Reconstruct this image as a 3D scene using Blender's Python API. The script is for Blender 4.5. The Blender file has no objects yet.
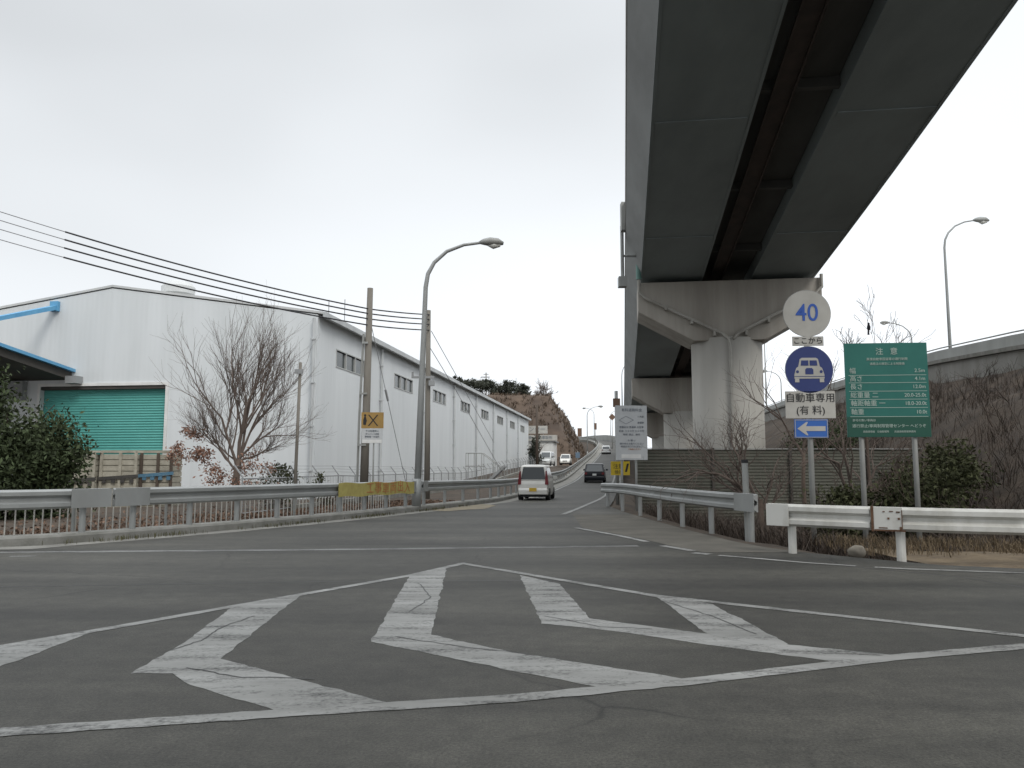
import bpy, bmesh, math, random
from mathutils import Vector, Matrix, noise as mnoise
R = math.radians
S = bpy.context.scene
COL = S.collection
# ------------------------------------------------------------------ camera
cam = bpy.data.cameras.new('camera'); camo = bpy.data.objects.new('camera', cam); COL.objects.link(camo)
cam.sensor_width = 36; cam.lens = 28.125; cam.clip_end = 3000; cam.clip_start = .05
camo.location = (0, 0, 1.35); camo.rotation_euler = (R(90 + 5.994), 0, 0)
S.camera = camo
# ------------------------------------------------------------------ sky, sun, exposure
SUN_EL, SUN_AZ = 42, 150          # azimuth clockwise from +Y
wd = bpy.data.worlds.new('World'); S.world = wd; wd.use_nodes = True
nt = wd.node_tree; nt.nodes.clear()
def WN(t, **k):
    n = nt.nodes.new(t)
    for a, v in k.items(): setattr(n, a, v)
    return n
def wm(op, a, b=None, c=None):
    n = WN('ShaderNodeMath', operation=op)
    for i, v in enumerate((a, b, c)):
        if v is None: continue
        if isinstance(v, (int, float)): n.inputs[i].default_value = v
        else: nt.links.new(v, n.inputs[i])
    return n.outputs[0]
tc = WN('ShaderNodeTexCoord'); sp = WN('ShaderNodeSeparateXYZ'); nt.links.new(tc.outputs['Generated'], sp.inputs[0])
def wmap(v, a, b, c, d):
    n = WN('ShaderNodeMapRange', interpolation_type='SMOOTHSTEP')
    for i, q in enumerate((a, b, c, d)): n.inputs[i + 1].default_value = q
    nt.links.new(v, n.inputs[0]); return n.outputs[0]
up = wmap(sp.outputs[2], .02, .55, 0, .25)      # overcast: bright near the horizon, greyer above
zen = wmap(sp.outputs[2], .5, 1, 0, 1.75)       # and brightest overhead
rt = wmap(sp.outputs[0], -.5, .55, -.03, .16)
cl = WN('ShaderNodeTexNoise'); cl.inputs['Scale'].default_value = 1.5; cl.inputs['Detail'].default_value = 2.5; cl.inputs['Roughness'].default_value = .45
mp = WN('ShaderNodeMapping'); mp.inputs['Scale'].default_value = (1, 1, 2.2); nt.links.new(tc.outputs['Generated'], mp.inputs[0]); nt.links.new(mp.outputs[0], cl.inputs['Vector'])
cv = wmap(cl.outputs[0], .3, .7, -.1, .1)
L = wm('ADD', wm('ADD', wm('SUBTRACT', 1.02, up), zen), wm('ADD', rt, cv))
tint = WN('ShaderNodeCombineColor')
nt.links.new(wm('MULTIPLY', L, 9.55), tint.inputs[0]); nt.links.new(wm('MULTIPLY', L, 9.95), tint.inputs[1]); nt.links.new(wm('MULTIPLY', L, 10.35), tint.inputs[2])
sky = WN('ShaderNodeTexSky', sky_type='NISHITA'); sky.sun_disc = False; sky.sun_elevation = R(SUN_EL); sky.sun_rotation = R(SUN_AZ); sky.dust_density = 5
hs = WN('ShaderNodeHueSaturation'); hs.inputs['Saturation'].default_value = .25; nt.links.new(sky.outputs[0], hs.inputs['Color'])
mx = WN('ShaderNodeMix', data_type='RGBA'); mx.inputs[0].default_value = .95
nt.links.new(hs.outputs[0], mx.inputs[6]); nt.links.new(tint.outputs[0], mx.inputs[7])
bg = WN('ShaderNodeBackground'); bg.inputs[1].default_value = .1; nt.links.new(mx.outputs[2], bg.inputs[0])
wo = WN('ShaderNodeOutputWorld'); nt.links.new(bg.outputs[0], wo.inputs[0])
sun = bpy.data.lights.new('sun', 'SUN'); sun.energy = 1.3; sun.angle = R(20); sun.color = (1, .96, .9)
suno = bpy.data.objects.new('sun', sun); COL.objects.link(suno); suno.location = (30, -60, 80)
suno.rotation_euler = (R(90 - SUN_EL), 0, R(180 - SUN_AZ))
S.view_settings.view_transform = 'Standard'; S.view_settings.look = 'None'; S.view_settings.exposure = 0; S.view_settings.gamma = 1
S.render.engine = 'CYCLES'; S.cycles.max_bounces = 6; S.cycles.diffuse_bounces = 3; S.cycles.transparent_max_bounces = 8

# ------------------------------------------------------------------ materials
def mat(name, col, rough=.7, metal=0, col2=None, scale=4, detail=5, stretch=(1, 1, 1), bump=0, bscale=None, lo=.35, hi=.7, island=0, spec=.4, trans=0):
    m = bpy.data.materials.new(name); m.use_nodes = True; t = m.node_tree
    b = t.nodes['Principled BSDF']; b.inputs['Roughness'].default_value = rough; b.inputs['Metallic'].default_value = metal
    b.inputs['Specular IOR Level'].default_value = spec
    b.inputs['Base Color'].default_value = (*col, 1)
    if trans: b.inputs['Transmission Weight'].default_value = trans
    out = None
    if col2 or bump:
        tcn = t.nodes.new('ShaderNodeTexCoord'); mpn = t.nodes.new('ShaderNodeMapping'); mpn.inputs['Scale'].default_value = stretch
        t.links.new(tcn.outputs['Object'], mpn.inputs[0])
    if col2:
        n = t.nodes.new('ShaderNodeTexNoise'); n.inputs['Scale'].default_value = scale; n.inputs['Detail'].default_value = detail; n.inputs['Roughness'].default_value = .6
        t.links.new(mpn.outputs[0], n.inputs['Vector'])
        r = t.nodes.new('ShaderNodeValToRGB'); r.color_ramp.elements[0].position = lo; r.color_ramp.elements[1].position = hi
        r.color_ramp.elements[0].color = (*col, 1); r.color_ramp.elements[1].color = (*col2, 1)
        t.links.new(n.outputs[0], r.inputs[0]); out = r.outputs[0]
    if island:
        g = t.nodes.new('ShaderNodeNewGeometry'); h = t.nodes.new('ShaderNodeHueSaturation')
        a = t.nodes.new('ShaderNodeMapRange'); a.inputs[3].default_value = 1 - island; a.inputs[4].default_value = 1 + island
        t.links.new(g.outputs['Random Per Island'], a.inputs[0]); t.links.new(a.outputs[0], h.inputs['Value'])
        if out: t.links.new(out, h.inputs['Color'])
        else: h.inputs['Color'].default_value = (*col, 1)
        out = h.outputs[0]
    if out: t.links.new(out, b.inputs['Base Color'])
    if bump:
        n2 = t.nodes.new('ShaderNodeTexNoise'); n2.inputs['Scale'].default_value = bscale or scale * 4; n2.inputs['Detail'].default_value = 4
        t.links.new(mpn.outputs[0], n2.inputs['Vector'])
        bp = t.nodes.new('ShaderNodeBump'); bp.inputs['Strength'].default_value = bump; bp.inputs['Distance'].default_value = .02
        t.links.new(n2.outputs[0], bp.inputs['Height']); t.links.new(bp.outputs[0], b.inputs['Normal'])
    return m
def node(t, ty, **k):
    n = t.nodes.new(ty)
    for a, v in k.items(): setattr(n, a, v)
    return n
def add_ribs(m, axis, scale, dist=.03, strength=.6):
    t = m.node_tree; b = t.nodes['Principled BSDF']
    tcn = node(t, 'ShaderNodeTexCoord'); w = node(t, 'ShaderNodeTexWave', bands_direction=axis); w.inputs['Scale'].default_value = scale
    t.links.new(tcn.outputs['Object'], w.inputs['Vector'])
    bp = node(t, 'ShaderNodeBump'); bp.inputs['Strength'].default_value = strength; bp.inputs['Distance'].default_value = dist
    t.links.new(w.outputs[0], bp.inputs['Height']); t.links.new(bp.outputs[0], b.inputs['Normal']); return m
def asphalt_mat():
    m = bpy.data.materials.new('asphalt'); m.use_nodes = True; t = m.node_tree; b = t.nodes['Principled BSDF']
    b.inputs['Roughness'].default_value = .66; b.inputs['Specular IOR Level'].default_value = .36
    tcn = node(t, 'ShaderNodeTexCoord'); o = tcn.outputs['Object']
    def nz(sc, det=4, st=None, rough=.6):
        n = node(t, 'ShaderNodeTexNoise'); n.inputs['Scale'].default_value = sc; n.inputs['Detail'].default_value = det; n.inputs['Roughness'].default_value = rough
        if st:
            q = node(t, 'ShaderNodeMapping'); q.inputs['Scale'].default_value = st; q.inputs['Rotation'].default_value = (0, 0, R(28)); t.links.new(o, q.inputs[0]); t.links.new(q.outputs[0], n.inputs['Vector'])
        else: t.links.new(o, n.inputs['Vector'])
        return n.outputs[0]
    def ramp(v, a, ca, c, cc):
        r = node(t, 'ShaderNodeValToRGB'); e = r.color_ramp.elements; e[0].position = a; e[1].position = c; e[0].color = (*ca, 1); e[1].color = (*cc, 1); t.links.new(v, r.inputs[0]); return r.outputs[0]
    def mix(ty, f, a, c):
        n = node(t, 'ShaderNodeMix', data_type='RGBA', blend_type=ty)
        if isinstance(f, float): n.inputs[0].default_value = f
        else: t.links.new(f, n.inputs[0])
        t.links.new(a, n.inputs[6])
        t.links.new(c, n.inputs[7]); return n.outputs[2]
    base = ramp(nz(.22, 6), .30, (.033, .032, .0285), .68, (.074, .0715, .063))
    streak = ramp(nz(1, 4, (.1, .9, 1)), .35, (.62, .62, .62), .68, (1.3, 1.29, 1.26))
    fine = ramp(nz(55, 4, None, .85), .32, (.4, .4, .4), .72, (1.65, 1.64, 1.6))
    mid = ramp(nz(5, 6, None, .75), .3, (.7, .7, .7), .7, (1.25, 1.25, 1.23))
    c = mix('MULTIPLY', 1., base, streak); c = mix('MULTIPLY', 1., c, fine); c = mix('MULTIPLY', 1., c, mid)
    vo = node(t, 'ShaderNodeTexVoronoi', feature='DISTANCE_TO_EDGE'); vo.inputs['Scale'].default_value = .23
    dis = node(t, 'ShaderNodeMix', data_type='VECTOR'); dis.inputs[0].default_value = .35
    nn = node(t, 'ShaderNodeTexNoise'); nn.inputs['Scale'].default_value = 1.2; nn.inputs['Detail'].default_value = 6; t.links.new(o, nn.inputs['Vector'])
    t.links.new(o, dis.inputs[4]); t.links.new(nn.outputs['Color'], dis.inputs[5]); t.links.new(dis.outputs[1], vo.inputs['Vector'])
    crack = ramp(vo.outputs[0], .0, (.4, .4, .4), .004, (1, 1, 1))
    c = mix('MULTIPLY', ramp(nz(.3, 2), .5, (0, 0, 0), .62, (1, 1, 1)), c, crack)
    t.links.new(c, b.inputs['Base Color'])
    bp = node(t, 'ShaderNodeBump'); bp.inputs['Strength'].default_value = .5; bp.inputs['Distance'].default_value = .008
    t.links.new(nz(90, 3), bp.inputs['Height']); t.links.new(bp.outputs[0], b.inputs['Normal'])
    return m
def paint_mat(name, col, wear=.5, under=(.05, .05, .047)):
    m = bpy.data.materials.new(name); m.use_nodes = True; t = m.node_tree; b = t.nodes['Principled BSDF']; b.inputs['Roughness'].default_value = .75
    tcn = node(t, 'ShaderNodeTexCoord')
    def nz(sc, det, st=(1, 1, 1)):
        q = node(t, 'ShaderNodeMapping'); q.inputs['Scale'].default_value = st; q.inputs['Rotation'].default_value = (0, 0, R(-35)); t.links.new(tcn.outputs['Object'], q.inputs[0])
        n = node(t, 'ShaderNodeTexNoise'); n.inputs['Scale'].default_value = sc; n.inputs['Detail'].default_value = det; n.inputs['Roughness'].default_value = .68
        t.links.new(q.outputs[0], n.inputs['Vector']); return n.outputs[0]
    mul = node(t, 'ShaderNodeMath', operation='ADD'); t.links.new(nz(2.2, 8, (.5, 2.2, 1)), mul.inputs[0])
    h = node(t, 'ShaderNodeMath', operation='MULTIPLY'); h.inputs[1].default_value = .55; t.links.new(nz(26, 4), h.inputs[0]); t.links.new(h.outputs[0], mul.inputs[1])
    r = node(t, 'ShaderNodeValToRGB'); e = r.color_ramp.elements; e[0].position = .40 + wear * .33; e[1].position = .62 + wear * .33
    e[0].color = (*under, 1); e[1].color = (*col, 1); t.links.new(mul.outputs[0], r.inputs[0])
    gr = node(t, 'ShaderNodeValToRGB'); gr.color_ramp.elements[0].color = (.46, .46, .45, 1); gr.color_ramp.elements[0].position = .3; gr.color_ramp.elements[1].position = .65
    t.links.new(nz(.9, 7, (.5, 1.8, 1)), gr.inputs[0])
    x = node(t, 'ShaderNodeMix', data_type='RGBA', blend_type='MULTIPLY'); x.inputs[0].default_value = 1
    t.links.new(r.outputs[0], x.inputs[6]); t.links.new(gr.outputs[0], x.inputs[7]); t.links.new(x.outputs[2], b.inputs['Base Color'])
    return m
M = {}
M['asphalt'] = asphalt_mat()
M['marking'] = paint_mat('road_paint', (.32, .32, .305), .5)
M['oldline'] = paint_mat('old_road_paint', (.25, .25, .24), .7)
M['edgeline'] = paint_mat('edge_paint', (.33, .33, .315), .5)
M['gutter'] = mat('gutter_concrete', (.16, .155, .14), .9, col2=(.27, .26, .235), scale=1.6, detail=8, bump=.3, bscale=40)
M['sand'] = mat('sand', (.24, .205, .14), .95, col2=(.16, .14, .105), scale=1.5, detail=8, bump=.3)
M['soil'] = mat('soil', (.038, .029, .022), .95, col2=(.08, .059, .041), scale=1.1, detail=9, bump=.9, bscale=14)
M['hill'] = mat('hill_soil', (.055, .039, .029), .95, col2=(.125, .088, .062), scale=.16, detail=10, bump=1, bscale=3)
M['concrete'] = mat('concrete', (.30, .295, .275), .85, col2=(.2, .195, .175), scale=1.2, detail=8, stretch=(1, 1, .22), bump=.15, bscale=20)
M['column'] = mat('column_concrete', (.47, .455, .42), .85, col2=(.35, .335, .30), scale=.9, detail=7, stretch=(1.2, 1.2, .12), bump=.1, bscale=14, lo=.42, hi=.8)
M['pier'] = mat('pier_concrete', (.40, .375, .335), .85, col2=(.24, .22, .19), scale=1.0, detail=8, stretch=(1.2, 1.2, .12), bump=.15, bscale=14, lo=.4, hi=.8)
M['kerb'] = mat('kerb_concrete', (.25, .245, .225), .9, col2=(.15, .148, .13), scale=2.2, detail=8, bump=.3, bscale=30)
M['girder'] = mat('girder_paint', (.25, .29, .30), .6, col2=(.185, .215, .22), scale=.5, detail=7, stretch=(1, .4, 1), bump=.05, bscale=3)
M['sidepanel'] = mat('side_panel_paint', (.23, .24, .235), .7, col2=(.16, .165, .16), scale=.6, detail=7, stretch=(1, .4, 1))
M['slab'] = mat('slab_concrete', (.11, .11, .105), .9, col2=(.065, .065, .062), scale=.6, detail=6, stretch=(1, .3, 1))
M['rust'] = mat('rusty_steel', (.07, .054, .047), .85, col2=(.042, .036, .033), scale=2, detail=6)
M['galv'] = mat('galvanised_steel', (.34, .35, .345), .55, .25, col2=(.25, .255, .245), scale=1.1, detail=6, stretch=(1, 1, .6), lo=.3, hi=.75)
M['galvdull'] = mat('weathered_steel', (.33, .34, .33), .6, .25, col2=(.25, .25, .235), scale=1.0, detail=5)
M['whiterail'] = mat('white_rail_paint', (.57, .565, .53), .5, col2=(.34, .325, .28), scale=1.8, detail=10, stretch=(1, 1, .5), lo=.5, hi=.8)
M['white'] = mat('white_paint', (.74, .74, .72), .5, col2=(.62, .62, .6), scale=2, detail=6)
M['railrust'] = mat('rust_stain', (.07, .035, .02), .9, col2=(.16, .09, .055), scale=8)
M['wallside'] = add_ribs(mat('white_cladding_side', (.69, .715, .725), .55, col2=(.62, .645, .655), scale=.8, detail=6, stretch=(1, 1, .12)), 'Y', 1.2, .02, .13)
M['wallfront'] = add_ribs(mat('white_cladding_front', (.68, .705, .715), .55, col2=(.60, .625, .63), scale=.8, detail=7, stretch=(1, 1, .1)), 'X', 1.2, .02, .13)
M['trim'] = mat('grey_trim', (.30, .31, .315), .6, col2=(.24, .245, .245), scale=1)
M['walltrim'] = mat('pale_grey_trim', (.52, .54, .545), .6, col2=(.42, .435, .44), scale=1)
M['shutter'] = add_ribs(mat('teal_shutter', (.085, .335, .30), .5, col2=(.105, .38, .34), scale=.7), 'Z', 2.5, .03, .8)
M['roof'] = mat('roof_sheet', (.58, .59, .585), .6, 0, col2=(.48, .49, .485), scale=1)
M['glass'] = mat('dark_window_glass', (.05, .062, .065), .18, spec=.5)
M['frame'] = mat('window_frame', (.42, .43, .42), .5)
M['blue'] = mat('blue_paint', (.09, .29, .50), .5, col2=(.13, .36, .56), scale=2)
M['strapblue'] = mat('faded_blue_strap', (.06, .17, .27), .8, col2=(.12, .2, .26), scale=9)
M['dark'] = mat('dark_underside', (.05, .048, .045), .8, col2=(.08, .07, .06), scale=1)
M['pole'] = mat('weathered_pole_concrete', (.2, .185, .16), .9, col2=(.13, .118, .1), scale=2.5, detail=7, stretch=(1, 1, .15))
M['wood'] = mat('dark_wood', (.065, .05, .04), .9, col2=(.11, .085, .065), scale=4, stretch=(1, 1, .1))
M['plank'] = mat('pale_timber', (.42, .395, .325), .9, col2=(.27, .25, .2), scale=3, detail=8)
M['cable'] = mat('black_cable', (.03, .03, .034), .6)
M['wire'] = mat('thin_grey_cable', (.22, .22, .23), .6)
M['yellow'] = mat('yellow_net', (.46, .40, .13), .85, col2=(.36, .30, .10), scale=5, detail=6)
M['orange'] = mat('ochre_sign', (.36, .225, .065), .6, col2=(.30, .185, .06), scale=6)
M['red'] = mat('red_lettering', (.42, .14, .05), .7, col2=(.47, .24, .09), scale=9)
M['black'] = mat('black_paint', (.02, .02, .022), .6)
M['signwhite'] = mat('sign_white', (.48, .468, .43), .55, col2=(.40, .385, .35), scale=2.5)
M['boardgrey'] = mat('board_grey_white', (.53, .545, .55), .5, col2=(.48, .49, .495), scale=2)
M['textgrey'] = mat('grey_lettering', (.14, .16, .19), .6)
M['signblue'] = mat('sign_blue', (.02, .035, .15), .45, col2=(.024, .042, .17), scale=3)
M['arrowblue'] = mat('arrow_sign_blue', (.03, .12, .42), .45)
M['numblue'] = mat('numeral_blue', (.03, .10, .42), .5)
M['green'] = mat('sign_green', (.010, .125, .102), .45, col2=(.015, .145, .118), scale=2)
M['darkgreen'] = mat('sign_dark_green', (.008, .075, .05), .45)
M['signtext'] = mat('pale_lettering', (.42, .52, .47), .6)
M['corr'] = mat('weathered_corrugated_sheet', (.115, .115, .093), .85, col2=(.068, .07, .057), scale=.9, detail=8, stretch=(1, 1, .4))
add_ribs(M['corr'], 'Z', 2.6, .03, .6)
M['bark'] = mat('bark', (.085, .062, .05), .95, col2=(.13, .1, .08), scale=6)
M['twig'] = mat('twig_bark', (.125, .098, .083), .95)
M['brownleaf'] = mat('dead_brown_leaf', (.25, .145, .105), .85, island=.5)
M['leafdark'] = mat('dark_evergreen_leaf', (.042, .056, .026), .8, spec=.2, island=.55)
M['leafolive'] = mat('olive_leaf', (.05, .055, .026), .8, spec=.2, island=.5)
M['leafhill'] = mat('hill_tree_leaf', (.05, .055, .04), .8, island=.45)
M['brush'] = mat('dry_brush', (.062, .047, .037), .9, island=.5)
M['straw'] = mat('dry_straw', (.125, .092, .055), .9, island=.4)
M['weed'] = mat('kerb_weed', (.09, .085, .04), .9, island=.4)
M['litter'] = mat('leaf_litter', (.125, .08, .055), .9, island=.5)
M['rock'] = mat('boulder', (.27, .245, .20), .9, col2=(.17, .155, .13), scale=4)
M['carwhite'] = mat('white_car_paint', (.60, .61, .60), .25, spec=.5)
M['carpearl'] = mat('cream_white_car_paint', (.66, .65, .61), .3, spec=.5, col2=(.60, .585, .54), scale=2)
M['carblack'] = mat('black_car_paint', (.009, .010, .014), .3, spec=.3)
M['carglass'] = mat('car_glass', (.03, .036, .038), .1, spec=.6)
M['tyre'] = mat('tyre_rubber', (.018, .018, .018), .85)
M['rim'] = mat('wheel_rim', (.34, .34, .35), .4, .5)
M['tail'] = mat('tail_light_red', (.15, .012, .016), .3)
M['plateY'] = mat('yellow_plate', (.55, .36, .04), .5)
M['plateW'] = mat('white_plate', (.65, .66, .64), .5)
M['teal'] = mat('teal_pipe', (.15, .27, .24), .6)
M['pipe'] = mat('pale_pipe', (.42, .41, .375), .55, col2=(.28, .265, .235), scale=1.2)
M['brownsign'] = mat('faded_orange_sign', (.15, .09, .06), .7)
M['lens'] = mat('lamp_lens', (.5, .5, .47), .3)
M['feather'] = mat('dark_feather', (.02, .02, .028), .7)
M['parapet'] = mat('pale_parapet', (.40, .41, .395), .8, col2=(.30, .305, .29), scale=.8, detail=8, stretch=(1, 1, .3))

# ------------------------------------------------------------------ mesh builder
class MB:
    def __init__(s): s.v = []; s.f = []
    def add(s, vs, fs, mtx=None):
        o = len(s.v)
        s.v += [tuple(mtx @ Vector(p)) if mtx else tuple(p) for p in vs]
        s.f += [tuple(o + i for i in f) for f in fs]; return s
    def box(s, x0, x1, y0, y1, z0, z1, mtx=None):
        return s.add([(x0, y0, z0), (x1, y0, z0), (x1, y1, z0), (x0, y1, z0), (x0, y0, z1), (x1, y0, z1), (x1, y1, z1), (x0, y1, z1)],
                     [(0, 3, 2, 1), (4, 5, 6, 7), (0, 1, 5, 4), (1, 2, 6, 5), (2, 3, 7, 6), (3, 0, 4, 7)], mtx)
    def tube(s, pts, rad, n=8, cap=True):
        pts = [Vector(p) for p in pts]; k = len(pts)
        rad = rad if isinstance(rad, (list, tuple)) else [rad] * k
        prev = None; rings = []
        for i, p in enumerate(pts):
            d = (pts[min(i + 1, k - 1)] - pts[max(i - 1, 0)]).normalized()
            if prev is None: a = d.orthogonal().normalized()
            else:
                a = prev - d * prev.dot(d)
                a = a.normalized() if a.length > 1e-5 else d.orthogonal().normalized()
            prev = a; b = d.cross(a)
            rings.append([p + (a * math.cos(2 * math.pi * j / n) + b * math.sin(2 * math.pi * j / n)) * rad[i] for j in range(n)])
        vs = [q for r in rings for q in r]
        fs = [(i * n + j, i * n + (j + 1) % n, (i + 1) * n + (j + 1) % n, (i + 1) * n + j) for i in range(k - 1) for j in range(n)]
        if cap: fs += [tuple(range(n - 1, -1, -1)), tuple((k - 1) * n + j for j in range(n))]
        return s.add(vs, fs)
    def cyl(s, c, r, z0, z1, n=24, r1=None):
        return s.tube([(c[0], c[1], z0), (c[0], c[1], z1)], [r, r1 if r1 is not None else r], n)
    def prism(s, poly, axis, a, b, mtx=None):      # poly in the other two axes
        n = len(poly)
        def P(q, t): return {'x': (t, q[0], q[1]), 'y': (q[0], t, q[1]), 'z': (q[0], q[1], t)}[axis]
        vs = [P(q, a) for q in poly] + [P(q, b) for q in poly]
        fs = [tuple(range(n)), tuple(range(2 * n - 1, n - 1, -1))] + [(i, i + n, (i + 1) % n + n, (i + 1) % n) for i in range(n)]
        return s.add(vs, fs, mtx)
    def disc(s, cx, cz, r, y0, y1, n=40):          # upright disc facing -y
        return s.prism([(cx + r * math.cos(2 * math.pi * i / n), cz + r * math.sin(2 * math.pi * i / n)) for i in range(n)], 'y', y0, y1)
    def sweep(s, path, prof, side=1):              # path [(x,y,z)], closed prof [(n,z)] with n to the right of travel
        k = len(path); n = len(prof); vs = []
        for i, p in enumerate(path):
            a = Vector(path[max(i - 1, 0)]); b = Vector(path[min(i + 1, k - 1)]); d = (b - a); d.z = 0; d.normalize()
            r = Vector((d.y, -d.x, 0)) * side
            vs += [(p[0] + r.x * q[0], p[1] + r.y * q[0], p[2] + q[1]) for q in prof]
        fs = [(i * n + j, (i + 1) * n + j, (i + 1) * n + (j + 1) % n, i * n + (j + 1) % n) for i in range(k - 1) for j in range(n)]
        fs += [tuple(range(n)), tuple((k - 1) * n + j for j in range(n - 1, -1, -1))]
        return s.add(vs, fs)
    def lathe(s, prof, n=16, mtx=None):            # prof [(r,z)] about z
        vs = [(r * math.cos(2 * math.pi * j / n), r * math.sin(2 * math.pi * j / n), z) for r, z in prof for j in range(n)]
        fs = [(i * n + j, i * n + (j + 1) % n, (i + 1) * n + (j + 1) % n, (i + 1) * n + j) for i in range(len(prof) - 1) for j in range(n)]
        fs += [tuple(range(n - 1, -1, -1)), tuple((len(prof) - 1) * n + j for j in range(n))]
        return s.add(vs, fs, mtx)
    def build(s, name, m, parent=None, at=None, world=False, smooth=False, bevel=0, fix=True):
        vs = s.v
        if parent is not None and world:
            inv = basis(parent).inverted(); vs = [tuple(inv @ Vector(p)) for p in vs]
        if at is not None: vs = [(p[0] - at[0], p[1] - at[1], p[2] - at[2]) for p in vs]
        me = bpy.data.meshes.new(name); me.from_pydata(vs, [], s.f)
        if fix or bevel:
            bm = bmesh.new(); bm.from_mesh(me)
            if fix: bmesh.ops.recalc_face_normals(bm, faces=bm.faces)
            if bevel: bmesh.ops.bevel(bm, geom=[e for e in bm.edges], offset=bevel, segments=2, affect='EDGES', profile=.5)
            bm.to_mesh(me); bm.free()
        if smooth:
            for p in me.polygons: p.use_smooth = True
        me.materials.append(m)
        o = bpy.data.objects.new(name, me); COL.objects.link(o)
        if parent is not None: o.parent = parent
        if at is not None: o.location = at
        return o
def basis(o):
    m = Matrix.Translation(o.location) @ o.rotation_euler.to_matrix().to_4x4()
    return basis(o.parent) @ m if o.parent else m
def tag(o, label=None, cat=None, group=None, kind=None):
    if label: o['label'] = label
    if cat: o['category'] = cat
    if group: o['group'] = group
    if kind: o['kind'] = kind
    return o
def empty(name, loc, label, cat, group=None, rz=0):
    o = bpy.data.objects.new(name, None); COL.objects.link(o); o.location = loc; o.rotation_euler = (0, 0, rz); o.empty_display_size = .3
    return tag(o, label, cat, group)
def inst(o, parent, loc, rz=0):
    c = o.copy(); COL.objects.link(c); c.parent = parent; c.location = loc; c.rotation_euler = (0, 0, rz); return c
def text(body, size, m, parent, loc, rx=90, rz=0, align='CENTER', name='lettering', sx=1, bold=0, d=.003):
    c = bpy.data.curves.new(name, 'FONT'); c.body = body; c.size = size; c.align_x = align; c.align_y = 'CENTER'; c.extrude = d; c.offset = bold; c.space_character = 1.0
    o = bpy.data.objects.new(name, c); COL.objects.link(o)
    me = bpy.data.meshes.new_from_object(o.evaluated_get(bpy.context.evaluated_depsgraph_get()))
    bpy.data.objects.remove(o); bpy.data.curves.remove(c)
    me.materials.clear(); me.materials.append(m); me.name = name
    q = bpy.data.objects.new(name, me); COL.objects.link(q); q.parent = parent; q.location = loc; q.rotation_euler = (R(rx), 0, R(rz)); q.scale = (sx, 1, 1)
    return q
def interp(kn, t):
    if t <= kn[0][0]: return kn[0][1]
    for (a, va), (b, vb) in zip(kn, kn[1:]):
        if t <= b: return va + (vb - va) * (t - a) / (b - a)
    return kn[-1][1]
def sm(a, b, t):
    t = max(0, min(1, (t - a) / (b - a))); return t * t * (3 - 2 * t)
def nz(x, y, s, seed=0): return mnoise.noise(Vector((x * s + seed * 17.3, y * s - seed * 7.1, seed)))

# ------------------------------------------------------------------ ground shape
ZK = [(0, 0), (20, 0), (30, -.06), (41, -.17), (52, -.08), (62, .05), (72, .12), (85, .6), (100, 1.35), (120, 2.35), (140, 3.35), (160, 4.55), (180, 6.1), (200, 7.6), (220, 8.9), (240, 9.6), (270, 10), (330, 10)]
def rz_(Y):    # road height along the ramp, lightly smoothed
    return (interp(ZK, Y - 5) + 2 * interp(ZK, Y) + interp(ZK, Y + 5)) / 4
LK = [(11.6, -70), (12.6, -18), (13.5, -9.6), (14.2, -8.25), (15.3, -7.5), (17, -6.55), (18.5, -5.8), (21, -4.7), (26.8, -2.75), (31.3, -1.5), (35, -.6)]
def lx(Y):
    if Y <= 11.6: return -70
    if Y <= 35: return interp(LK, Y)
    return -.6 + .1405 * (Y - 35) - (.0019 * (Y - 170) ** 2 if Y > 170 else 0)
RK = [(-60, 70), (2, 70), (3.5, 40), (9.6, 12), (10.95, 7.0), (11.4, 6.0), (12, 5.5), (13, 4.75), (13.8, 4.35), (14.9, 4.1), (17.75, 3.85), (21.5, 3.65), (25.5, 3.55), (30, 3.62), (38, 4.8)]
def rx_(Y): return interp(RK, Y) if Y <= 38 else lx(Y) + 4.98
def emb_top(Y): return interp([(0, 3.6), (15, 4.2), (33, 5.15), (44, 5.6), (70, 6.3), (100, 6.6), (200, 6.6), (400, 6)], Y)
def vface(Y): return 21.3 + .143 * (Y - 33)
def right_edge_y(x):   # Y of the road edge on the right for a given x
    k = sorted([(b, a) for a, b in RK if a <= 15])
    return interp(k, x)
def ground_z(x, Y):
    l, r = lx(Y), rx_(Y); zr = rz_(Y) if Y > 13 else 0
    off = .05 + .0025 * max(0, Y - 40)
    if l <= x <= r: return zr - off
    if x < l:
        d = l - x
        if Y < 16 and Y > 10: d = min(d, max(0, (Y - 11.8)))
        base = interp([(0, -.05), (58, -.08), (100, 1.3), (140, 2.0), (400, 2.5)], Y) + .06 * nz(x, Y, .3)
        return zr - off + (base - zr + off) * sm(.7, 1.8 + 1.6 * abs(zr - base), d)
    d = x - r
    if Y < 16: d = min(d, max(0, Y - right_edge_y(x)) * 1.0 + .0)
    gul = -.75 * (1 - .85 * sm(6.5, 10.5, x - .14 * (Y - 15))) + .12 * nz(x, Y, .5, 2)
    foot = 11.2 + .14 * (Y - 20)
    t = x - foot; w = vface(Y) - .2 - foot
    e = 0
    if t > 0: e = (emb_top(Y) + .4) * min(1, t / w) ** .9
    base = gul + e * sm(9, 17, Y + .4 * x)
    if t > 0 and t < w: base += .35 * nz(x, Y, .35, 5) * min(1, t)
    if x > vface(Y) + 12: base = emb_top(Y) * sm(9, 17, Y + .4 * x)
    ww = .5 if Y < 16 else .25
    return -off + zr + (base - zr + off) * sm(ww, ww + 2.0 + 1.2 * max(0, zr - base), d)
def axis(segs):
    out = []
    for a, b, st in segs:
        n = max(1, round((b - a) / st)); out += [a + (b - a) * i / n for i in range(n)]
    return out + [segs[-1][1]]
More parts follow.
